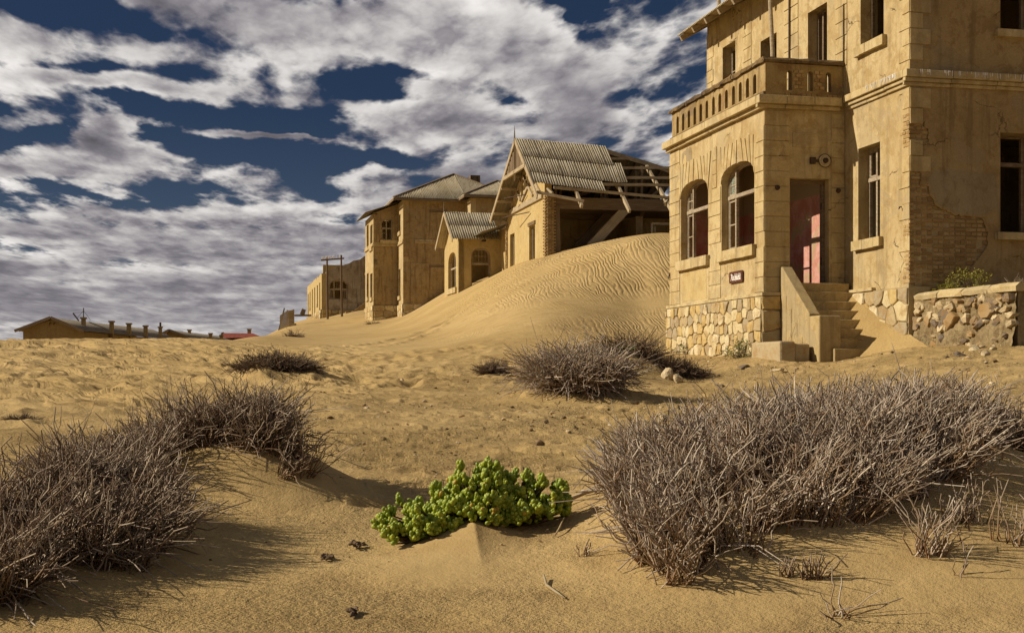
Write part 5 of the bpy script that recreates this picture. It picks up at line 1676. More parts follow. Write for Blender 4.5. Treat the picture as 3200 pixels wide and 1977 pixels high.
pal = empty('palisade', at(900, 1022, 105), 'short broken palisade of upright planks ending in a boarded post', 'fence')
for i in range(7):
    x = 876 + i * 3.6; tp_ = 984 - i * 2.4 + jit(1.5)
    p = at(x, 1034, 105); q = at(x, tp_, 105)
    beam('plank', p, q, .065, .12, M['timber'], pal, up=(0, 1, 0))
for i in range(5):
    x = 901.5 + i * 4.0
    beam('plank', at(x, 1030, 104.6 + .02 * i), at(x, 970 - i * .8 + jit(1), 104.6 + .02 * i), .10, .105, M['timber'], pal, up=(0, 1, 0))
beam('base_block', at(906, 1018, 104.2), at(923, 1018, 104.2), .5, .42, M['timber'], pal)
tag(beam('leaning_post', at(870, 1036, 105.5), at(889, 962, 105.5), .09, .09, M['dark_timber'], None), 'thin dark post leaning against the left end of the palisade', 'post')
bm_ = beam('loose_beam', at(919, 985.5, 106), at(972, 985, 107), .16, .15, M['dark_timber'], None)
tag(bm_, 'horizontal beam spanning from the palisade to the roofless ruin', 'beam')
mb = MB()
cc = at(946, 975, 106.3)
mb.hexa([cc + Vector((x, y, z)) for (x, y, z) in ((-.22, -.2, -.16), (.12, -.2, -.24), (.12, .2, -.24), (-.22, .2, -.16), (-.02, -.2, .30), (.24, -.2, .18), (.24, .2, .18), (-.02, .2, .30))])
bxo = mb.build('tilted_crate', M['dark_timber'], None, bevel=.02); tag(bxo, 'small dark crate tilted on the horizontal beam', 'crate')

# ------------------------------------------------------------------ sheds beyond the crest
def shed(name, label, Y0, pxl, pxa, pxr, ya, yel, yer, depth, wall, roof, chims=(), group=None, zbot=-2.5):
    X = lambda px: (px - CX) / F * Y0
    Zy = lambda py: (HY - py) / F * Y0
    fr = Frame(X(pxl) + .45, Y0, 0.0)
    xa = X(pxa) - fr.o.x; xr = X(pxr) - fr.o.x
    o = empty(name, (X(pxa), Y0 + depth / 2, 0), label, 'shed', group)
    zl_, za, zr_ = Zy(yel) - .08, Zy(ya), Zy(yer) - .08
    mb = MB(); mb.slab([(0, zbot), (xr - .3, zbot), (xr - .3, zr_), (xa, za - .1), (0, zl_ + .15)], [], fr.B(0), 0, .3); mb.build('gable_wall', wall, o)
    mb = MB(); mb.box(fr, xr - .6, xr - .3, .3, depth, zbot, zr_ - .02); mb.build('side_wall', wall, o)
    mb = MB(); mb.box(fr, 0, .3, .3, depth, zbot, zl_); mb.box(fr, .3, xr - .6, depth - .3, depth, zbot, zr_); mb.build('rear_wall', wall, o)
    n = max(3, int(depth / 2.2))
    P_ = lambda a, b, z: fr.P(a, b, z)
    sheets(n, P_(xr, -.35, zr_), P_(xr, depth + .3, zr_), P_(xa, depth + .3, za), P_(xa, -.35, za), roof, o, pitch=.5, amp=.03, nv=1, samples=3)
    sheets(n, P_(-.45, -.35, zl_), P_(-.45, depth + .3, zl_), P_(xa, depth + .3, za), P_(xa, -.35, za), roof, o, pitch=.5, amp=.03, nv=1, samples=3)
    beam('barge_board', P_(xa, -.4, za + .02), P_(xr, -.4, zr_ - .02), .05, .2, M['dark_timber'], o)
    beam('barge_board', P_(xa, -.4, za + .02), P_(-.45, -.4, zl_ - .02), .05, .2, M['dark_timber'], o)
    for (px, b_, w_, y0, y1, pipe) in chims:
        Yc = Y0 + b_; x = (px - CX) / F * Yc - fr.o.x
        zt = (HY - y0) / F * Yc; zb = (HY - y1) / F * Yc - 1.2
        mb = MB(); mb.box(fr, x - w_ / 2, x + w_ / 2, b_ - w_ / 2, b_ + w_ / 2, zb, zt - .12); mb.box(fr, x - w_ / 2 - .06, x + w_ / 2 + .06, b_ - w_ / 2 - .06, b_ + w_ / 2 + .06, zt - .12, zt); c_ = mb.build('chimney', wall, o)
        if pipe:
            q = fr.P(x, b_, zt); mb = MB(); mb.tube([q, q + Vector((0, 0, pipe))], .09, 8); mb.build('flue', M['rust'], c_)
    return fr, o


shed('long_shed', 'long low shed with a row of four chimneys beyond the sandy crest', 90, 52, 164, 268, 993.5, 1030, 1031, 25, M['shed_wall'], M['iron_dark'],
     [(261, 3.5, .26, 991, 1012, 0), (349, 6.2, .27, 1002, 1036, 0), (403, 11.3, .29, 1009, 1041, 0), (455, 15.6, .28, 1016, 1048, 0), (501, 20.2, .25, 1020, 1052, .36)])
for px, lab in ((157, 'left of the two small dark lamps high on the long shed gable'), (170, 'right of the two small dark lamps high on the long shed gable')):
    mb = MB(); q = at(px, 1010, 89.9); mb.tube([q + Vector((0, .1, 0)), q + Vector((0, -.12, .02)), q + Vector((0, -.12, -.1))], .03, 6)
    o_ = mb.build('gable_lamp', M['rust']); tag(o_, lab, 'lamp', 'lamps on the shed gable')
shed('short_shed', 'shorter dark roofed shed between the long shed and the red roof', 118, 506, 532, 600, 1031.5, 1041, 1053, 20, M['shed_wall'], M['iron_dark'],
     [(592, 6, .26, 1029, 1046, 0), (658, 10, .3, 1040, 1062, 0), (692, 12, .3, 1046, 1064, 0)])
fr_, red = shed('red_roofed_shed', 'distant shed with a dark red roof at the foot of the slope', 140, 690, 698, 722, 1040, 1052, 1056, 16, M['shed_wall'], M['iron_red'], [(779, 5, .35, 1027, 1045, 0)])
mb = MB(); 
rr_ = [at(697, 1040, 139), at(790, 1041, 139), at(820, 1053, 138), at(694, 1056, 138)]
mb.add([*rr_, *[p + Vector((0, 6, -2.5)) for p in rr_]], [(0, 1, 2, 3), (0, 4, 5, 1), (1, 5, 6, 2), (2, 6, 7, 3), (3, 7, 4, 0)]); mb.build('main_roof', M['iron_red'], red)
mb = MB(); q0 = at(694, 1056, 138.3); mb.box(Frame(q0.x, q0.y, 0), .15, 4.2, .1, 5, -2.5, q0.z); mb.build('long_wall', M['shed_wall'], red)
mast = empty('radio_mast', at(261, 990, 93.5), 'thin radio mast with slanted boom and wires on the long shed roof', 'mast')
mb = MB(); mb.tube([at(261, 1000, 93.5), at(261, 962, 93.5)], .035, 6); mb.build('pole', M['rust'], mast)
mb = MB(); mb.tube([at(228, 978, 93.2), at(246, 1002, 93.2)], .05, 6); mb.build('boom', M['rust'], mast)
for p, q in (((228, 978), (261, 975)), ((261, 970), (240, 995)), ((261, 970), (283, 1000))):
    mb = MB(); mb.tube([at(*p, 93.4), at(*q, 93.4)], .012, 4); mb.build('wire', M['rust'], mast)
mb = MB()
for k in range(14):
    p = at(278 + k * 4, 1007 + k * 1.6, 93.5 + k * .35); mb.tube([p, p + Vector((.11, .35, -.05))], .02, 4); mb.tube([p + Vector((0, 0, .12)), p + Vector((.02, .05, -.02))], .015, 4)
lad = mb.build('roof_ladder', M['rust']); tag(lad, 'ladder lying along the long shed roof beside the mast', 'ladder')
# ------------------------------------------------------------------ dry scrub
def stem_mat(name, base, mid, tip, pale):
    m_, gg, b = new_mat(name, 0.8, 0.25)
    t = gg.node('ShaderNodeAttribute', {'attribute_name': 'along'}).outputs['Fac']
    r = gg.node('ShaderNodeAttribute', {'attribute_name': 'tone'}).outputs['Fac']
    co = gg.node('ShaderNodeTexCoord').outputs['Object']
    n = gg.noise(co, 60, 3, 0.6)
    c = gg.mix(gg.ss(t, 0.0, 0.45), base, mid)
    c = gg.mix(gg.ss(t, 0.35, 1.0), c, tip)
    c = gg.mix(gg.m('MULTIPLY', gg.ss(r, 0.55, 1.0), 0.85), c, pale)
    c = gg.mix(gg.m('MULTIPLY', gg.ss(r, 0.35, 0.0), 0.7), c, (base[0] * .6, base[1] * .55, base[2] * .55))
    c = gg.mix(gg.lin(n, 0.3, 0.7, 0, 0.4), c, (mid[0] * .5, mid[1] * .5, mid[2] * .5))
    gg.nt.links.new(c, b.inputs['Base Color'])
    return m_


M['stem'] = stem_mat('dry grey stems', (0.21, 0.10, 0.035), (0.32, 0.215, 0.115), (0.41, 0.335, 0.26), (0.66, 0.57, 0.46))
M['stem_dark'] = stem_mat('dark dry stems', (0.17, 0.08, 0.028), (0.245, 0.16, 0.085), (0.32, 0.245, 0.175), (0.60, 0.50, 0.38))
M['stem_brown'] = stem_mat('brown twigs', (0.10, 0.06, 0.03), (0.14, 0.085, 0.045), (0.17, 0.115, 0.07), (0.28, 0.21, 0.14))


def stems(name, base, dirs, length, curve, radius, mat, parent=None, seg=4, kind=None, rng=RNG, kink=0.034, taper=0.55):
    """Many thin three-sided stems in one mesh. curve bends each stem by a vector (times t squared)."""
    n = len(base)
    t = np.linspace(0, 1, seg + 1)
    pts = base[:, None, :] + length[:, None, None] * (dirs[:, None, :] * t[None, :, None] + curve[:, None, :] * (t ** 2)[None, :, None])
    pts[:, 1:, :] += rng.normal(0, 1, (n, seg, 3)) * (kink * length)[:, None, None]
    tan = np.gradient(pts, axis=1); tan /= np.linalg.norm(tan, axis=2, keepdims=True) + 1e-9
    ref = np.where(np.abs(tan[..., 2:3]) < 0.9, np.array([0, 0, 1.0]), np.array([1.0, 0, 0]))
    x = np.cross(tan, ref); x /= np.linalg.norm(x, axis=2, keepdims=True) + 1e-9
    y = np.cross(tan, x)
    rad = radius[:, None] * (1 - (1 - taper) * t[None, :])
    an = rng.uniform(0, 6.28, n)
    V = np.empty((n, seg + 1, 3, 3))
    for k in range(3):
        a = an + k * 2 * np.pi / 3
        V[:, :, k] = pts + (x * np.cos(a)[:, None, None] + y * np.sin(a)[:, None, None]) * rad[..., None]
    off = base_of(parent)
    verts = V.reshape(-1, 3) - np.array([off.x, off.y, off.z])
    i, j, k = np.meshgrid(np.arange(n), np.arange(seg), np.arange(3), indexing='ij')
    b0 = (i * (seg + 1) + j) * 3
    k2 = (k + 1) % 3
    q = np.stack([b0 + k, b0 + k2, b0 + 3 + k2, b0 + 3 + k], -1).reshape(-1, 4)
    me = bpy.data.meshes.new(name)
    me.vertices.add(len(verts)); me.vertices.foreach_set('co', verts.astype(np.float32).ravel())
    me.loops.add(len(q) * 4); me.loops.foreach_set('vertex_index', q.astype(np.int32).ravel())
    me.polygons.add(len(q)); me.polygons.foreach_set('loop_start', np.arange(0, len(q) * 4, 4, dtype=np.int32))
    me.update(calc_edges=True)
    al = np.broadcast_to(t[None, :, None], (n, seg + 1, 3)).ravel()
    tn = np.broadcast_to(rng.uniform(0, 1, n)[:, None, None], (n, seg + 1, 3)).ravel()
    for nm, arr in (('along', al), ('tone', tn)):
        a = me.attributes.new(nm, 'FLOAT', 'POINT'); a.data.foreach_set('value', np.ascontiguousarray(arr, dtype=np.float32))
    me.materials.append(mat)
    o = bpy.data.objects.new(name, me)
    COL.objects.link(o)
    if parent is not None: o.parent = parent
    if kind: o['kind'] = kind
    return o


def norm(v): return v / (np.linalg.norm(v, axis=1, keepdims=True) + 1e-9)


def in_poly(x, y, poly):
    c = np.zeros(len(x), bool)
    for i in range(len(poly)):
        (x1, y1), (x2, y2) = poly[i], poly[i - 1]
        m_ = ((y1 > y) != (y2 > y)) & (x < (x2 - x1) * (y - y1) / ((y2 - y1) if y2 != y1 else 1e-9) + x1)
        c ^= m_
    return c


def sample_poly(poly, n, clump=0.0, nclump=0, rng=RNG):
    p = np.array(poly); lo, hi = p.min(0), p.max(0)
    out = np.empty((0, 2))
    if nclump:
        c = sample_poly(poly, nclump, rng=rng)
        while len(out) < n:
            k = rng.integers(0, nclump, n)
            s = np.column_stack([c[k] + rng.normal(0, clump, (n, 2)), k])
            out = np.concatenate([out.reshape(-1, 3), s[in_poly(s[:, 0], s[:, 1], poly)]])
        return out[:n]
    while len(out) < n:
        s = rng.uniform(lo, hi, (n * 2, 2))
        out = np.concatenate([out, s[in_poly(s[:, 0], s[:, 1], poly)]])
    return out[:n]


def forks(base, d3, Ls, side, rad, mat, root, rng, n_f):
    """Side twigs that leave the stems part of the way up."""
    k = rng.integers(0, len(base), n_f); t = rng.uniform(.3, .85, n_f)
    b2 = base[k] + Ls[k, None] * (d3[k] * t[:, None] + side[k] * (t ** 2)[:, None])
    dd = norm(d3[k] + rng.normal(0, .55, (n_f, 3)))
    stems('twigs', b2, dd, Ls[k] * rng.uniform(.15, .45, n_f), rng.normal(0, .35, (n_f, 3)), rad * rng.uniform(.4, .75, n_f), mat, root, 3, 'stuff', rng, kink=.05)


def scrub(name, label, poly, n, L, rad, mat, lean=0.35, group=None, holes=(), nclump=120, clump=0.07, fallen=0.16, wind_k=1.0, cat='bush', edge_short=True, rng=None):
    rng = rng or np.random.default_rng(len(label) * 7 + n)
    xy = sample_poly(poly, n, clump, nclump, rng)
    cl_id = xy[:, 2].astype(int)
    for (hx, hy, hr) in holes:
        kp = np.hypot(xy[:, 0] - hx, (xy[:, 1] - hy) * 0.8) > hr
        xy, cl_id = xy[kp], cl_id[kp]
    xy = xy[:, :2]
    n = len(xy)
    c = xy.mean(0)
    z = height(xy[:, 0], xy[:, 1])
    base = np.column_stack([xy, z - 0.02])
    root = empty(name, (c[0], c[1], gz(c[0], c[1])), label, cat, group)
    rel = xy - c; ext = np.abs(rel).max(0)
    # each clump leans its own way, a little outward
    cl_lean = rng.normal(0, .30, (nclump, 2)) + np.array([.12, -.05]) * wind_k
    cl_len = rng.uniform(.62, 1.12, nclump)
    h2 = (cl_len[cl_id] - .62) * 2
    wob_ = fbm(xy[:, 0] / .55, xy[:, 1] / .55, 2, n % 97)
    d3 = np.column_stack([rel[:, 0] / ext[0] * lean + cl_lean[cl_id, 0] + .55 * wob_ + rng.normal(0, .20, n),
                          rel[:, 1] / ext[1] * lean + cl_lean[cl_id, 1] + rng.normal(0, .20, n), np.ones(n)])
    d3 = norm(d3)
    ln = L * rng.uniform(0.6, 1.15, n) * cl_len[cl_id] * 1.12
    side = rng.normal(0, 0.20, (n, 3)); side[:, 2] = -np.abs(rng.normal(0, .14, n))
    rr = rad * rng.uniform(0.65, 1.25, n)
    k = rng.uniform(0, 1, n) < fallen
    ln[k] *= rng.uniform(0.6, 0.98, k.sum())
    side[k] = rng.normal(0, 0.65, (k.sum(), 3)); side[k, 2] = -rng.uniform(.3, 1.1, k.sum())
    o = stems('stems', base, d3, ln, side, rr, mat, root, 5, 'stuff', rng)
    forks(base, d3, ln, side, rad, mat, root, rng, int(n * .55))
    # short dead stubs that close the foot of the clump
    m2 = n // 6
    xy2 = xy[rng.integers(0, n, m2)] + rng.normal(0, .03, (m2, 2))
    b2 = np.column_stack([xy2, height(xy2[:, 0], xy2[:, 1]) - .02])
    d2 = norm(np.column_stack([rng.normal(0, .45, (m2, 2)), np.ones(m2)]))
    stems('stubs', b2, d2, L * rng.uniform(.2, .5, m2), rng.normal(0, .2, (m2, 3)), rad * rng.uniform(.8, 1.3, m2), mat, root, 3, 'stuff', rng)
    return root


def gp(pts): return [(lambda v: (v.x, v.y))(ground_at(px, py)) for px, py in pts]


RP = gp([(1910, 1570), (1950, 1660), (2005, 1775), (2070, 1835), (2160, 1835), (2235, 1740), (2330, 1705), (2480, 1665), (2640, 1660), (2760, 1640), (2880, 1585), (2960, 1520), (3050, 1455), (3130, 1430)])
RP += [(3.55, 10.2), (3.2, 10.5), (2.6, 10.6), (1.9, 10.45), (1.3, 10.2), (0.95, 9.9), (0.72, 9.4)]
hole = ground_at(2710, 1365)
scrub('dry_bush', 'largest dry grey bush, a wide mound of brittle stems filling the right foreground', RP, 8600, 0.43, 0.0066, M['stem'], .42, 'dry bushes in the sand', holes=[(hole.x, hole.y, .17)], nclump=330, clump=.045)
RP2 = [(3.5, 9.4), (3.75, 9.3), (4.5, 9.5), (4.6, 10.6), (3.6, 10.6), (3.45, 10.0)]
scrub('dry_bush', 'dark dry bush cut by the right edge, behind the largest grey bush', RP2, 1700, 0.42, 0.0056, M['stem_dark'], .4, 'dry bushes in the sand', nclump=70, clump=.05)
LP1 = gp([(-160, 1930), (60, 1890), (130, 1840), (205, 1760), (330, 1800), (430, 1800), (500, 1760), (520, 1650), (440, 1570), (300, 1540), (100, 1570), (-160, 1620)])
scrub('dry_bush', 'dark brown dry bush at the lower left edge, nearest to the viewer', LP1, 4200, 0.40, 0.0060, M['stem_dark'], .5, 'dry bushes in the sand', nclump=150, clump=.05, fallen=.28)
LP2 = gp([(130, 1540), (300, 1550), (440, 1540), (520, 1485), (612, 1402), (700, 1397), (780, 1412), (870, 1500), (985, 1500), (975, 1455), (880, 1400)])
LP2 += [(-1.95, 10.9), (-2.4, 11.0), (-3.0, 10.7), (-3.5, 10.0)]
scrub('dry_bush', 'grey brown dry bush arching over a sand hump in the left foreground', LP2, 4200, 0.42, 0.0057, M['stem_dark'], .5, 'dry bushes in the sand', nclump=160, clump=.05, fallen=.22)


def dome(name, label, cx, cy, rx, ry, n, L, rad, mat, lean=1.0, group='dry bushes in the sand', arch_=0.5, cat='bush', rng=None):
    """Low rounded shrub: stems fan out of a small foot and arch over."""
    rng = rng or np.random.default_rng(n + int(L * 100))
    an = rng.uniform(0, 2 * np.pi, n); rr_ = np.sqrt(rng.uniform(0, 1, n))
    xy = np.column_stack([cx + np.cos(an) * rr_ * rx * .72, cy + np.sin(an) * rr_ * ry * .72])
    base = np.column_stack([xy, height(xy[:, 0], xy[:, 1]) - .02])
    root = empty(name, (cx, cy, gz(cx, cy)), label, cat, group)
    d3 = norm(np.column_stack([np.cos(an) * rr_ * lean + rng.normal(0, .3, n), np.sin(an) * rr_ * lean + rng.normal(0, .3, n), .9 - .35 * rr_]))
    side = rng.normal(0, .25, (n, 3)); side[:, 2] = -np.abs(rng.normal(0, arch_, n))
    Ls = L * rng.uniform(.5, 1.1, n)
    stems('stems', base, d3, Ls, side, rad * rng.uniform(.7, 1.2, n), mat, root, 5, 'stuff', rng, kink=.05)
    forks(base, d3, Ls, side, rad, mat, root, rng, n)
    return root


def dome_at(name, label, px, py, Y=None, w=100, **kw):
    p = ground_at(px, py)
    return p


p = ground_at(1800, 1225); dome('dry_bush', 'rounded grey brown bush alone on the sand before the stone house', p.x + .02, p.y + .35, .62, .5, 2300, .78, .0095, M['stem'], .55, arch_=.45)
p = ground_at(1975, 1130, 12); dome('dry_bush', 'twiggy brown bush on a sand hump behind the rounded grey bush', 2.25, 25.0, .5, .5, 420, .66, .0095, M['stem_brown'], .9, arch_=.2)
dome('dry_bush', 'low dark bush beside the corner of the stone plinth, behind the two pale rocks', 3.15, 24.5, .40, .35, 900, .42, .0085, M['stem_brown'], 1.0)
p = ground_at(1540, 1172); dome('dry_bush', 'smallest dark bush, alone left of the rounded grey bush', p.x, p.y + .1, .24, .2, 700, .36, .008, M['stem_brown'], .5)
p = ground_at(852, 1165); dome('dry_bush', 'flat brown bush crowning a low sand hump on the rippled slope', -4.6, 25.2, .85, .5, 1500, .42, .0095, M['stem_brown'], 1.0)
p = ground_at(60, 1318); dome('dry_bush', 'tiny brown bush at the left edge of the rippled sand', p.x, p.y + .1, .2, .15, 420, .14, .0055, M['stem_brown'], 1.2)
q_t = H1.P(3.95, -3.45, 0)
dome('dry_bush', 'pale grey dry bush on the terrace at the right edge of the house front', q_t.x, q_t.y, .5, .3, 700, .5, .006, M['stem'], 1.0)
# the terrace is higher than the sand: lift that bush onto it
tb = [o for o in bpy.data.objects if o.get('label', '').startswith('pale grey dry bush on the terrace')][0]
tb.location.z = 1.40
for k, (px, py, L, nn, lab) in enumerate([
        (1115, 1215 - 110, .3, 60, ''), (915, 1052, .35, 70, 'small grey weed on the slope below the palisade'), (1165, 1012, .25, 60, 'small dark weed at the foot of the bay tower')]):
    if not lab: continue
    p = ground_at(px, py, 30, 120); dome('weed', lab, p.x, p.y, .45, .3, nn, L * 1.6, .013, M['stem_brown'], 1.0, 'weeds below the far houses', cat='weed')

TUFTS = [(2458, 1803, .13, 16, 'short brown stem tuft, left one of three before the largest bush'), (2512, 1809, .12, 14, 'short brown stem tuft in the middle of three before the largest bush'),
         (2560, 1808, .16, 20, 'short brown stem tuft, right one of three before the largest bush'), (2612, 1928, .26, 11, 'lone splayed tuft nearest the bottom edge in smooth sand'),
         (2998, 1798, .15, 5, 'two thin dark stems standing alone in the smooth sand'), (2905, 1730, .34, 46, 'upright tan tuft apart from the right flank of the largest bush'),
         (3026, 1640, .30, 34, 'dark tuft on the right flank above the upright tan tuft'), (3184, 1703, .36, 26, 'dark tall tuft cut by the right edge'),
         (1822, 1742, .12, 11, 'sparse little tuft left of the largest bush'), (2340, 1730, .30, 30, 'upright tuft tight against the front of the largest bush')]
for (px, py, L, nn, lab) in TUFTS:
    p = ground_at(px, py)
    rng = np.random.default_rng(px)
    root = empty('dry_tuft', p, lab, 'tuft', 'stray tufts before the bushes')
    base = np.array([[p.x, p.y, p.z - .02]]) + np.column_stack([rng.normal(0, L * .16, nn), rng.normal(0, L * .14, nn), np.zeros(nn)])
    spread = .75 if px == 2612 else .30
    d3 = norm(np.column_stack([rng.normal(.1, spread, nn), rng.normal(0, spread, nn), np.ones(nn)]))
    stems('stems', base, d3, L * rng.uniform(.55, 1.1, nn), rng.normal(0, .16, (nn, 3)) + (np.array([.25, 0, -.15]) if px == 2612 else 0), .0055 * rng.uniform(.7, 1.2, nn), M['stem'] if L > .2 else M['stem_dark'], root, 5, None, rng)

# ------------------------------------------------------------------ the fleshy green bush
def leaf_mat():
    m_, gg, b = new_mat('fleshy leaf', 0.42, 0.4)
    r = gg.node('ShaderNodeObjectInfo').outputs['Random']
    ri = gg.node('ShaderNodeNewGeometry').outputs['Random Per Island']
    r = gg.m('FRACT', gg.m('ADD', r, ri))
    co = gg.node('ShaderNodeTexCoord').outputs['Object']
    n = gg.noise(co, 40, 3, .5)
    c = gg.mix(r, (0.17, 0.235, 0.018), (0.38, 0.41, 0.028))
    c = gg.mix(gg.ss(r, .978, .99), c, (0.45, 0.28, 0.03))
    c = gg.mix(gg.lin(n, .3, .7, 0, .4), c, (0.13, 0.20, 0.02))
    gg.nt.links.new(c, b.inputs['Base Color'])
    b.inputs['Subsurface Weight'].default_value = 0.12
    b.inputs['Subsurface Radius'].default_value = (0.01, 0.02, 0.004)
    b.inputs['Subsurface Scale'].default_value = 0.4
    return m_


M['leaf'] = leaf_mat()


def leaf_mesh(k):
    bm = bmesh.new()
    bmesh.ops.create_uvsphere(bm, u_segments=8, v_segments=6, radius=1.0)
    for v in bm.verts:
        f = 1 + 0.22 * v.co.z
        v.co.x *= 0.0158 * f * (1 + .08 * (k % 3)); v.co.y *= 0.0150 * f; v.co.z = v.co.z * 0.0275 * (1 + .12 * (k % 2)) + 0.022
    me = bpy.data.meshes.new('leaf'); bm.to_mesh(me); bm.free()
    me.polygons.foreach_set('use_smooth', [True] * len(me.polygons)); me.materials.append(M['leaf'])
    return me


LEAVES = [leaf_mesh(k) for k in range(6)]
gb0 = Vector((-0.2, 8.35, gz(-0.2, 8.35)))
green = empty('green_succulent', gb0, 'low bush of plump bright green leaves in the centre foreground', 'succulent')
rs = np.random.default_rng(3)
items = []
LOBES = [(-.605, 8.22, .27, .26, .27, 62), (-.40, 8.36, .22, .25, .30, 32), (-.20, 8.38, .27, .28, .41, 70), (.02, 8.42, .22, .25, .37, 46), (.20, 8.40, .20, .22, .33, 42), (-.03, 8.16, .15, .12, .18, 24), (-.68, 8.05, .14, .12, .13, 16), (-.16, 8.10, .12, .1, .22, 8), (.31, 8.38, .09, .1, .24, 8), (-.54, 8.10, .2, .10, .13, 24), (-.36, 8.14, .18, .10, .18, 24), (.10, 8.18, .18, .10, .18, 24), (-.20, 8.2, .2, .1, .3, 14)]
branch = []
for (lx, ly, rx, ry, rz_, nc) in LOBES:
    g0 = gz(lx, ly)
    foot = Vector((gb0.x * .6 + lx * .4, 8.36, gz(lx, 8.36) - .02))
    for k in range(nc):
        an = rs.uniform(0, 2 * math.pi); ph_ = math.asin(rs.uniform(.04, 1.0))
        dr_ = Vector((math.cos(an) * math.cos(ph_), math.sin(an) * math.cos(ph_), math.sin(ph_)))
        sc_ = rs.uniform(.80, 1.06)
        c = Vector((lx + dr_.x * rx * sc_, ly + dr_.y * ry * sc_, g0 + .035 + dr_.z * (rz_ - .05) * .93 * sc_))
        c.z = max(c.z, gz(c.x, c.y) + .02)
        ax = (dr_ + Vector((0, 0, .9))).normalized()
        branch.append((foot, c, ax))
        nl = rs.integers(6, 11)
        for j in range(nl):
            a2 = j * 2.4 + rs.uniform(0, .5); tilt = .15 + .75 * (j / nl) + rs.uniform(-.1, .15)
            x_ = ax.orthogonal().normalized(); y_ = ax.cross(x_)
            d_ = (ax * math.cos(tilt) + (x_ * math.cos(a2) + y_ * math.sin(a2)) * math.sin(tilt)).normalized()
            pp = c - ax * (.055 * j / nl) + d_ * .004
            items.append((pp, d_, rs.uniform(.62, 1.05) * (0.75 if j < 2 else 1)))
items.sort(key=lambda t: t[0].y - t[0].z * .5)
zax = Vector((0, 0, 1))
for k, (pp, d_, s_) in enumerate(items[:300]):
    put('leaf', LEAVES[k % 6], green, pp, zax.rotation_difference(d_), (s_, s_, s_))
bm = bmesh.new()
for k, (pp, d_, s_) in enumerate(items[300:]):
    n0 = len(bm.verts)
    bm.from_mesh(LEAVES[k % 6])
    bm.verts.ensure_lookup_table()
    Mx = Matrix.Translation(pp - gb0) @ zax.rotation_difference(d_).to_matrix().to_4x4() @ Matrix.Scale(s_, 4)
    for v in bm.verts[n0:]: v.co = Mx @ v.co
me = bpy.data.meshes.new('leaves'); bm.to_mesh(me); bm.free()
me.polygons.foreach_set('use_smooth', [True] * len(me.polygons)); me.materials.append(M['leaf'])
lo_ = bpy.data.objects.new('leaves', me); COL.objects.link(lo_); lo_.parent = green; lo_['kind'] = 'stuff'
mb = MB()
for (f_, c, ax) in branch:
    mid_ = lerp(f_, c, .55) - Vector((0, 0, .03))
    mb.tube([f_ + Vector((jit(.06), jit(.05), 0)), mid_, c - ax * .05, c], [.007, .006, .005, .003], 5)
mb.build('branches', M['stem_brown'], green, smooth=True)


# ------------------------------------------------------------------ leafy shrubs by the house
def shrub_mat(name, c1, c2):
    m_, gg, b = new_mat(name, 0.6, 0.3)
    ri = gg.node('ShaderNodeNewGeometry').outputs['Random Per Island']
    gg.nt.links.new(gg.mix(ri, c1, c2), b.inputs['Base Color'])
    return m_


M['shrub_green'] = shrub_mat('shrub leaves', (0.055, 0.085, 0.015), (0.13, 0.155, 0.025))
M['shrub_yellow'] = shrub_mat('yellow shrub tips', (0.12, 0.135, 0.02), (0.33, 0.27, 0.025))


def leafy(name, label, c, r, n_br, n_leaf, mat, group, lsz=.022, lift=0.0, rng=None):
    rng = rng or np.random.default_rng(n_br * 3 + n_leaf)
    root = empty(name, c, label, 'shrub', group)
    c = Vector(c)
    an = rng.uniform(0, 2 * np.pi, n_br); ph_ = np.arcsin(rng.uniform(.12, 1, n_br))
    d3 = np.column_stack([np.cos(an) * np.cos(ph_) * r[0], np.sin(an) * np.cos(ph_) * r[1], np.sin(ph_) * r[2]])
    L = np.linalg.norm(d3, axis=1)
    base = np.array([[c.x, c.y, c.z - .03]]) + np.column_stack([rng.normal(0, r[0] * .18, n_br), rng.normal(0, r[1] * .18, n_br), np.zeros(n_br)])
    stems('twigs', base, norm(d3), L * rng.uniform(.7, 1, n_br), rng.normal(0, .12, (n_br, 3)), np.full(n_br, .006), M['stem_brown'], root, 4, 'stuff', rng)
    vs, fs = [], []
    mb = MB()
    tips = base + d3 * rng.uniform(.78, 1.05, (n_br, 1))
    for k in range(n_leaf):
        t = tips[rng.integers(0, n_br)] + rng.normal(0, lsz * 1.5, 3)
        a = norm(rng.normal(0, 1, (1, 3)))[0] + np.array([0, 0, .5]); a /= np.linalg.norm(a)
        b = np.cross(a, rng.normal(0, 1, 3)); b /= np.linalg.norm(b)
        cc = np.cross(a, b)
        s = lsz * rng.uniform(.6, 1.25)
        p_ = [t, t + a * s + b * s * .42 + cc * s * .12, t + a * s * 2, t + a * s - b * s * .42 + cc * s * .12, t + a * s - cc * s * .16]
        mb.add(p_, [(0, 1, 4), (1, 2, 4), (2, 3, 4), (3, 0, 4), (0, 3, 2, 1)])
    mb.build('foliage', mat, root, kind='stuff')
    return root


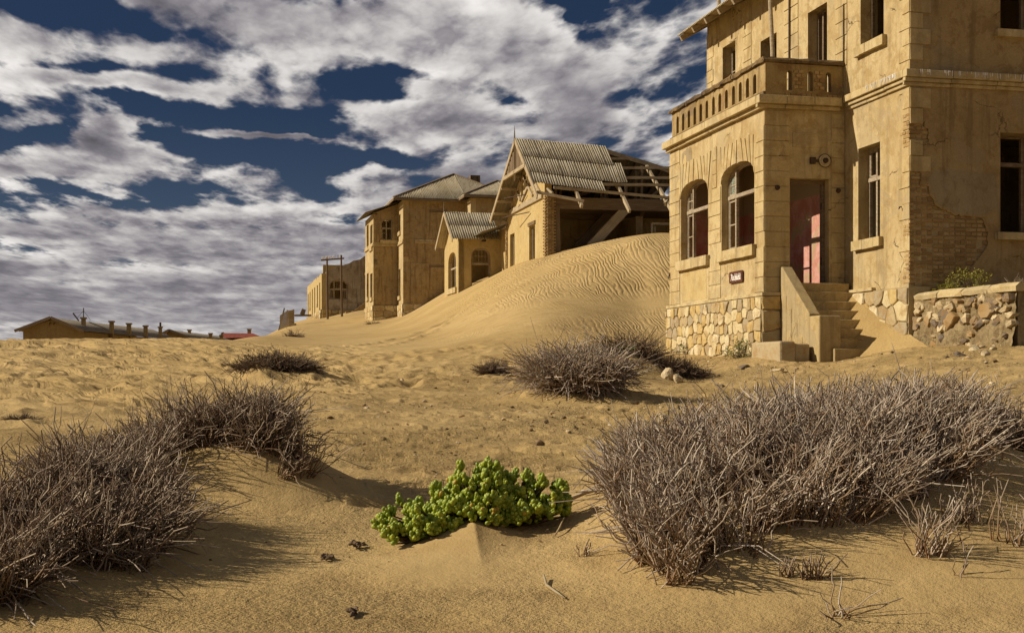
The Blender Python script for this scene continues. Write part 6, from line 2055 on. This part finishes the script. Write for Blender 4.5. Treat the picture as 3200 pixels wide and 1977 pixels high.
leafy('leafy_shrub', 'yellow green leafy shrub at the foot of the stone plinth', H1.P(-.42, .25, gz(*H1.P(-.42, .25, 0).xy)), (.36, .25, .40), 60, 700, M['shrub_green'], 'leafy shrubs by the ochre house')
leafy('leafy_shrub', 'small green sprig beside the broken stone block', H1.P(.10, -.42, gz(*H1.P(.10, -.42, 0).xy)), (.16, .12, .14), 16, 120, M['shrub_green'], 'leafy shrubs by the ochre house')
q = H1.P(2.80, -3.2, 1.38)
leafy('leafy_shrub', 'bright yellow tipped shrub behind the garden wall coping', q, (.55, .4, .62), 110, 1300, M['shrub_yellow'], 'leafy shrubs by the ochre house', .024)
leafy('leafy_shrub', 'low yellow shrub in front of the brighter one behind the coping', H1.P(2.62, -3.0, 1.38), (.25, .25, .32), 50, 420, M['shrub_yellow'], 'leafy shrubs by the ochre house', .022)
leafy('leafy_shrub', 'few green leaves in the twiggy bush on the sand hump', (2.1, 24.0, gz(2.1, 24.0)), (.35, .25, .36), 30, 150, M['shrub_green'], 'leafy shrubs by the ochre house', .02)
leafy('leafy_shrub', 'tiny green sprig against the left end of the stone plinth', H1.P(-.22, 4.3, gz(*H1.P(-.22, 4.3, 0).xy)), (.2, .15, .28), 18, 130, M['shrub_green'], 'leafy shrubs by the ochre house')


# ------------------------------------------------------------------ stones and litter
def rock(name, label, c, s, mat, group=None, seed=0, cat='rock', flat=1.0, sink=.2, sub=3):
    rng = np.random.default_rng(seed)
    bm = bmesh.new(); bmesh.ops.create_icosphere(bm, subdivisions=sub, radius=1.0)
    cuts = [(Vector(rng.normal(0, 1, 3)).normalized(), rng.uniform(.42, .8)) for _ in range(12)]
    for v in bm.verts:
        for nrm_, dd in cuts:
            e = v.co.dot(nrm_) - dd
            if e > 0: v.co -= nrm_ * e
        v.co += Vector(rng.normal(0, .025, 3))
        v.co.x *= s[0]; v.co.y *= s[1]; v.co.z *= s[2] * flat
    me = bpy.data.meshes.new(name); bm.to_mesh(me); bm.free(); me.materials.append(mat)
    o = bpy.data.objects.new(name, me); COL.objects.link(o)
    o.location = Vector(c) + Vector((0, 0, s[2] * flat * (1 - sink * 2)))
    o.rotation_euler = (jit(.1), jit(.1), rng.uniform(0, 6.3))
    return tag(o, label, cat, group)


def rock_at(name, label, px, py, s, mat, **kw):
    p = ground_at(px, py); return rock(name, label, (p.x, p.y + s[1] * .5, p.z), s, mat, seed=px, **kw)


rock_at('pale_rock', 'larger rounded pale rock of the pair on the sand', 2090, 1186, (.15, .14, .17), M['rock'], group='pale rocks on the sand')
rock_at('pale_rock', 'smaller sharp pale rock leaning on the larger one', 2117, 1193, (.13, .11, .11), M['rock'], group='pale rocks on the sand')
rock_at('flat_stone', 'flat dark slate on the sand left of the broken stone block', 2330, 1152, (.17, .12, .05), M['dark_rock'])
rock_at('flat_stone', 'flat pale slab lying in the sand before the stairs', 2428, 1163, (.22, .14, .05), M['rock'])
rock_at('flat_stone', 'small dark stone on the sand above the largest bush', 2255, 1208, (.10, .07, .03), M['dark_rock'])
rock_at('pale_rock', 'flat pale stone half hidden left of the rounded bush', 1605, 1178, (.2, .12, .05), M['rock'], group='pale rocks on the sand')
rock_at('brown_stone', 'small brown stone on the bare sand right of the brown bush hump', 1690, 1397, (.055, .05, .05), M['rubble'])
rock_at('white_stone', 'small white stone at the left edge of the largest bush', 1943, 1440, (.05, .05, .03), M['rock'])
rock_at('pale_rock', 'flat tan stone at the far right on the sand', 3095, 1250, (.13, .1, .04), M['rock'], group='pale rocks on the sand')
rock_at('brown_stone', 'brown stone lump behind the top left of the largest bush', 2075, 1318, (.09, .08, .07), M['rubble'])
# broken masonry block by the newel post
blk = MB(); b_c = H1.P(.02, -1.2, 0); gzb = gz(b_c.x, b_c.y)
for (a0_, a1_, b0_, b1_, z0_, z1_) in ((-.42, -.10, -1.75, -.3, -.1, .36), (-.099, .26, -1.70, -.5, -.1, .30)):
    blk.box(H1, a0_ + jit(.02), a1_ + jit(.02), b0_ + jit(.03), b1_, gzb + z0_, gzb + z1_ + jit(.02))
bo = blk.build('broken_block', M['rubble'], None, bevel=.05); tag(bo, 'broken masonry block half buried left of the stair post', 'masonry block')
lab_ = ['largest rubble stone left of the heap', 'flat rubble stone on top of the heap', 'round rubble stone at the back of the heap', 'pale rubble chunk right of the heap centre', 'grey rubble chunk at the right end of the heap', 'low rubble stone in front of the heap',
        'small rubble chip at the left end, nearest the drift', 'tan rubble stone between heap and wall', 'rubble stone touching the garden wall']
for k, (px, py, s) in enumerate([(3000, 1116, .11), (3050, 1100, .12), (3045, 1090, .09), (3085, 1112, .10), (3110, 1095, .08), (3030, 1125, .07), (2960, 1120, .05), (3072, 1088, .08), (3090, 1076, .07)]):
    rock_at('rubble_stone', lab_[k] + ' by the garden wall', px, py, (s, s * .85, s * .6), M['rock'] if k % 2 else M['rubble'], group='rubble stones before the garden wall')


def stick(name, label, pts, rad, mat, cat='stick', group=None):
    mb = MB(); mb.tube(pts, rad, 7)
    return tag(mb.build(name, mat, None, smooth=True), label, cat, group)


def gv(px, py, lift=.015):
    p = ground_at(px, py); return p + Vector((0, 0, lift))


stick('dry_branch', 'thick dry branch on the sand between green bush and largest bush', [gv(1738, 1592), gv(1790, 1570, .03), gv(1830, 1556, .04), gv(1880, 1545, .05)], [.008, .014, .018, .02], M['timber'])
stick('pale_straw', 'curved pale straw lying on bare sand below the green bush', [gv(1699, 1815, .03), gv(1708, 1838, .012), gv(1735, 1858), gv(1766, 1876)], [.006, .008, .007, .003], M['stone'], 'straw')
stick('bent_straw', 'bent pale straw beside the sparse tuft', [gv(1733, 1682, .01), gv(1748, 1668, .03), gv(1763, 1644, .05)], [.004, .006, .005], M['stone'], 'straw')
for k, (px, py, w_, lab) in enumerate([(1022, 1752, 62, 'dark weathered driftwood scrap, left one of two on the bare sand'), (1118, 1712, 84, 'longer dark driftwood scrap, right one of two on the bare sand'), (1098, 1924, 52, 'dark knobbly driftwood lump near the bottom edge')]):
    p = ground_at(px, py)
    root = empty('driftwood', p, lab, 'driftwood', 'driftwood scraps on the sand')
    W_ = w_ / F * p.y
    for j in range(7):
        mb = MB()
        y0 = p.y + jit(.05); x0 = p.x + jit(W_ * .22); l_ = W_ * random.uniform(.22, .5); z0 = gz(x0, y0) + .008 + .004 * (j % 3)
        pts = [Vector((x0 + l_ * (t - .5), y0 + .03 * (t - .5) * jit(4) + jit(.006), z0 + .012 * math.sin(3 * t) + jit(.004))) for t in (0, .25, .5, .75, 1)]
        mb.tube(pts, [.003, .010 + jit(.004), .012 + jit(.005), .009 + jit(.004), .002], 5); mb.build('splinter', M['pole'], root)

# countless pebbles and crumbs
rs = np.random.default_rng(21)
N = 9500
Yp = np.exp(rs.uniform(math.log(7.2), math.log(33), N)); PXp = rs.uniform(200, 3350, N)
dens = 0.25 + 0.75 * sst(fbm(PXp / 260, np.log(Yp) * 5, 3, 91), -.15, .3)
keep = (rs.uniform(0, 1, N) < dens) & ~((PXp < 1000) & (Yp > 16) & (rs.uniform(0, 1, N) < .85)) & ~((Yp < 10.5) & (rs.uniform(0, 1, N) < .72))
Yp, PXp = Yp[keep], PXp[keep]
Xp = (PXp - CX) / F * Yp; Zp = height(Xp, Yp)
sz = np.minimum(rs.lognormal(math.log(.0098), .6, len(Xp)), .040) * np.clip(Yp / 14, .55, 1.25)
rel = H1.o.xy
base_v = np.array([(1, 0, 0), (-.5, .86, 0), (-.5, -.86, 0), (.3, .4, .8), (-.6, -.1, .7), (.4, -.5, .6), (0, 0, -.6)])
base_f = [(0, 3, 5), (0, 1, 3), (1, 4, 3), (1, 2, 4), (2, 5, 4), (2, 0, 5), (3, 4, 5), (0, 6, 1), (1, 6, 2), (2, 6, 0)]
V = base_v[None] * (1 + rs.normal(0, .2, (len(Xp), 7, 3))) * sz[:, None, None] * np.array([1, 1, .75])
ra_ = rs.uniform(0, 6.28, len(Xp)); c_, s_ = np.cos(ra_), np.sin(ra_)
V = np.stack([V[..., 0] * c_[:, None] - V[..., 1] * s_[:, None], V[..., 0] * s_[:, None] + V[..., 1] * c_[:, None], V[..., 2]], -1)
V += np.stack([Xp, Yp, Zp + sz * .25], -1)[:, None, :]
fs = (np.array(base_f)[None] + (np.arange(len(Xp)) * 7)[:, None, None]).reshape(-1, 3)
me = bpy.data.meshes.new('pebbles'); me.from_pydata(V.reshape(-1, 3).tolist(), [], fs.tolist())


def pebble_mat():
    m_, gg, b = new_mat('pebbles', 0.9, 0.15)
    ri = gg.node('ShaderNodeNewGeometry').outputs['Random Per Island']
    ramp = gg.node('ShaderNodeValToRGB', None, {0: ri})
    ramp.color_ramp.elements[0].color = (0.09, 0.06, 0.035, 1); ramp.color_ramp.elements[1].color = (0.62, 0.52, 0.36, 1)
    e = ramp.color_ramp.elements.new(.5); e.color = (0.36, 0.24, 0.11, 1)
    gg.nt.links.new(ramp.outputs[0], b.inputs['Base Color'])
    return m_


me.materials.append(pebble_mat())
po = bpy.data.objects.new('pebbles', me); COL.objects.link(po); tag(po, 'scattered pebbles and crumbs on the sand', None, None, 'stuff')
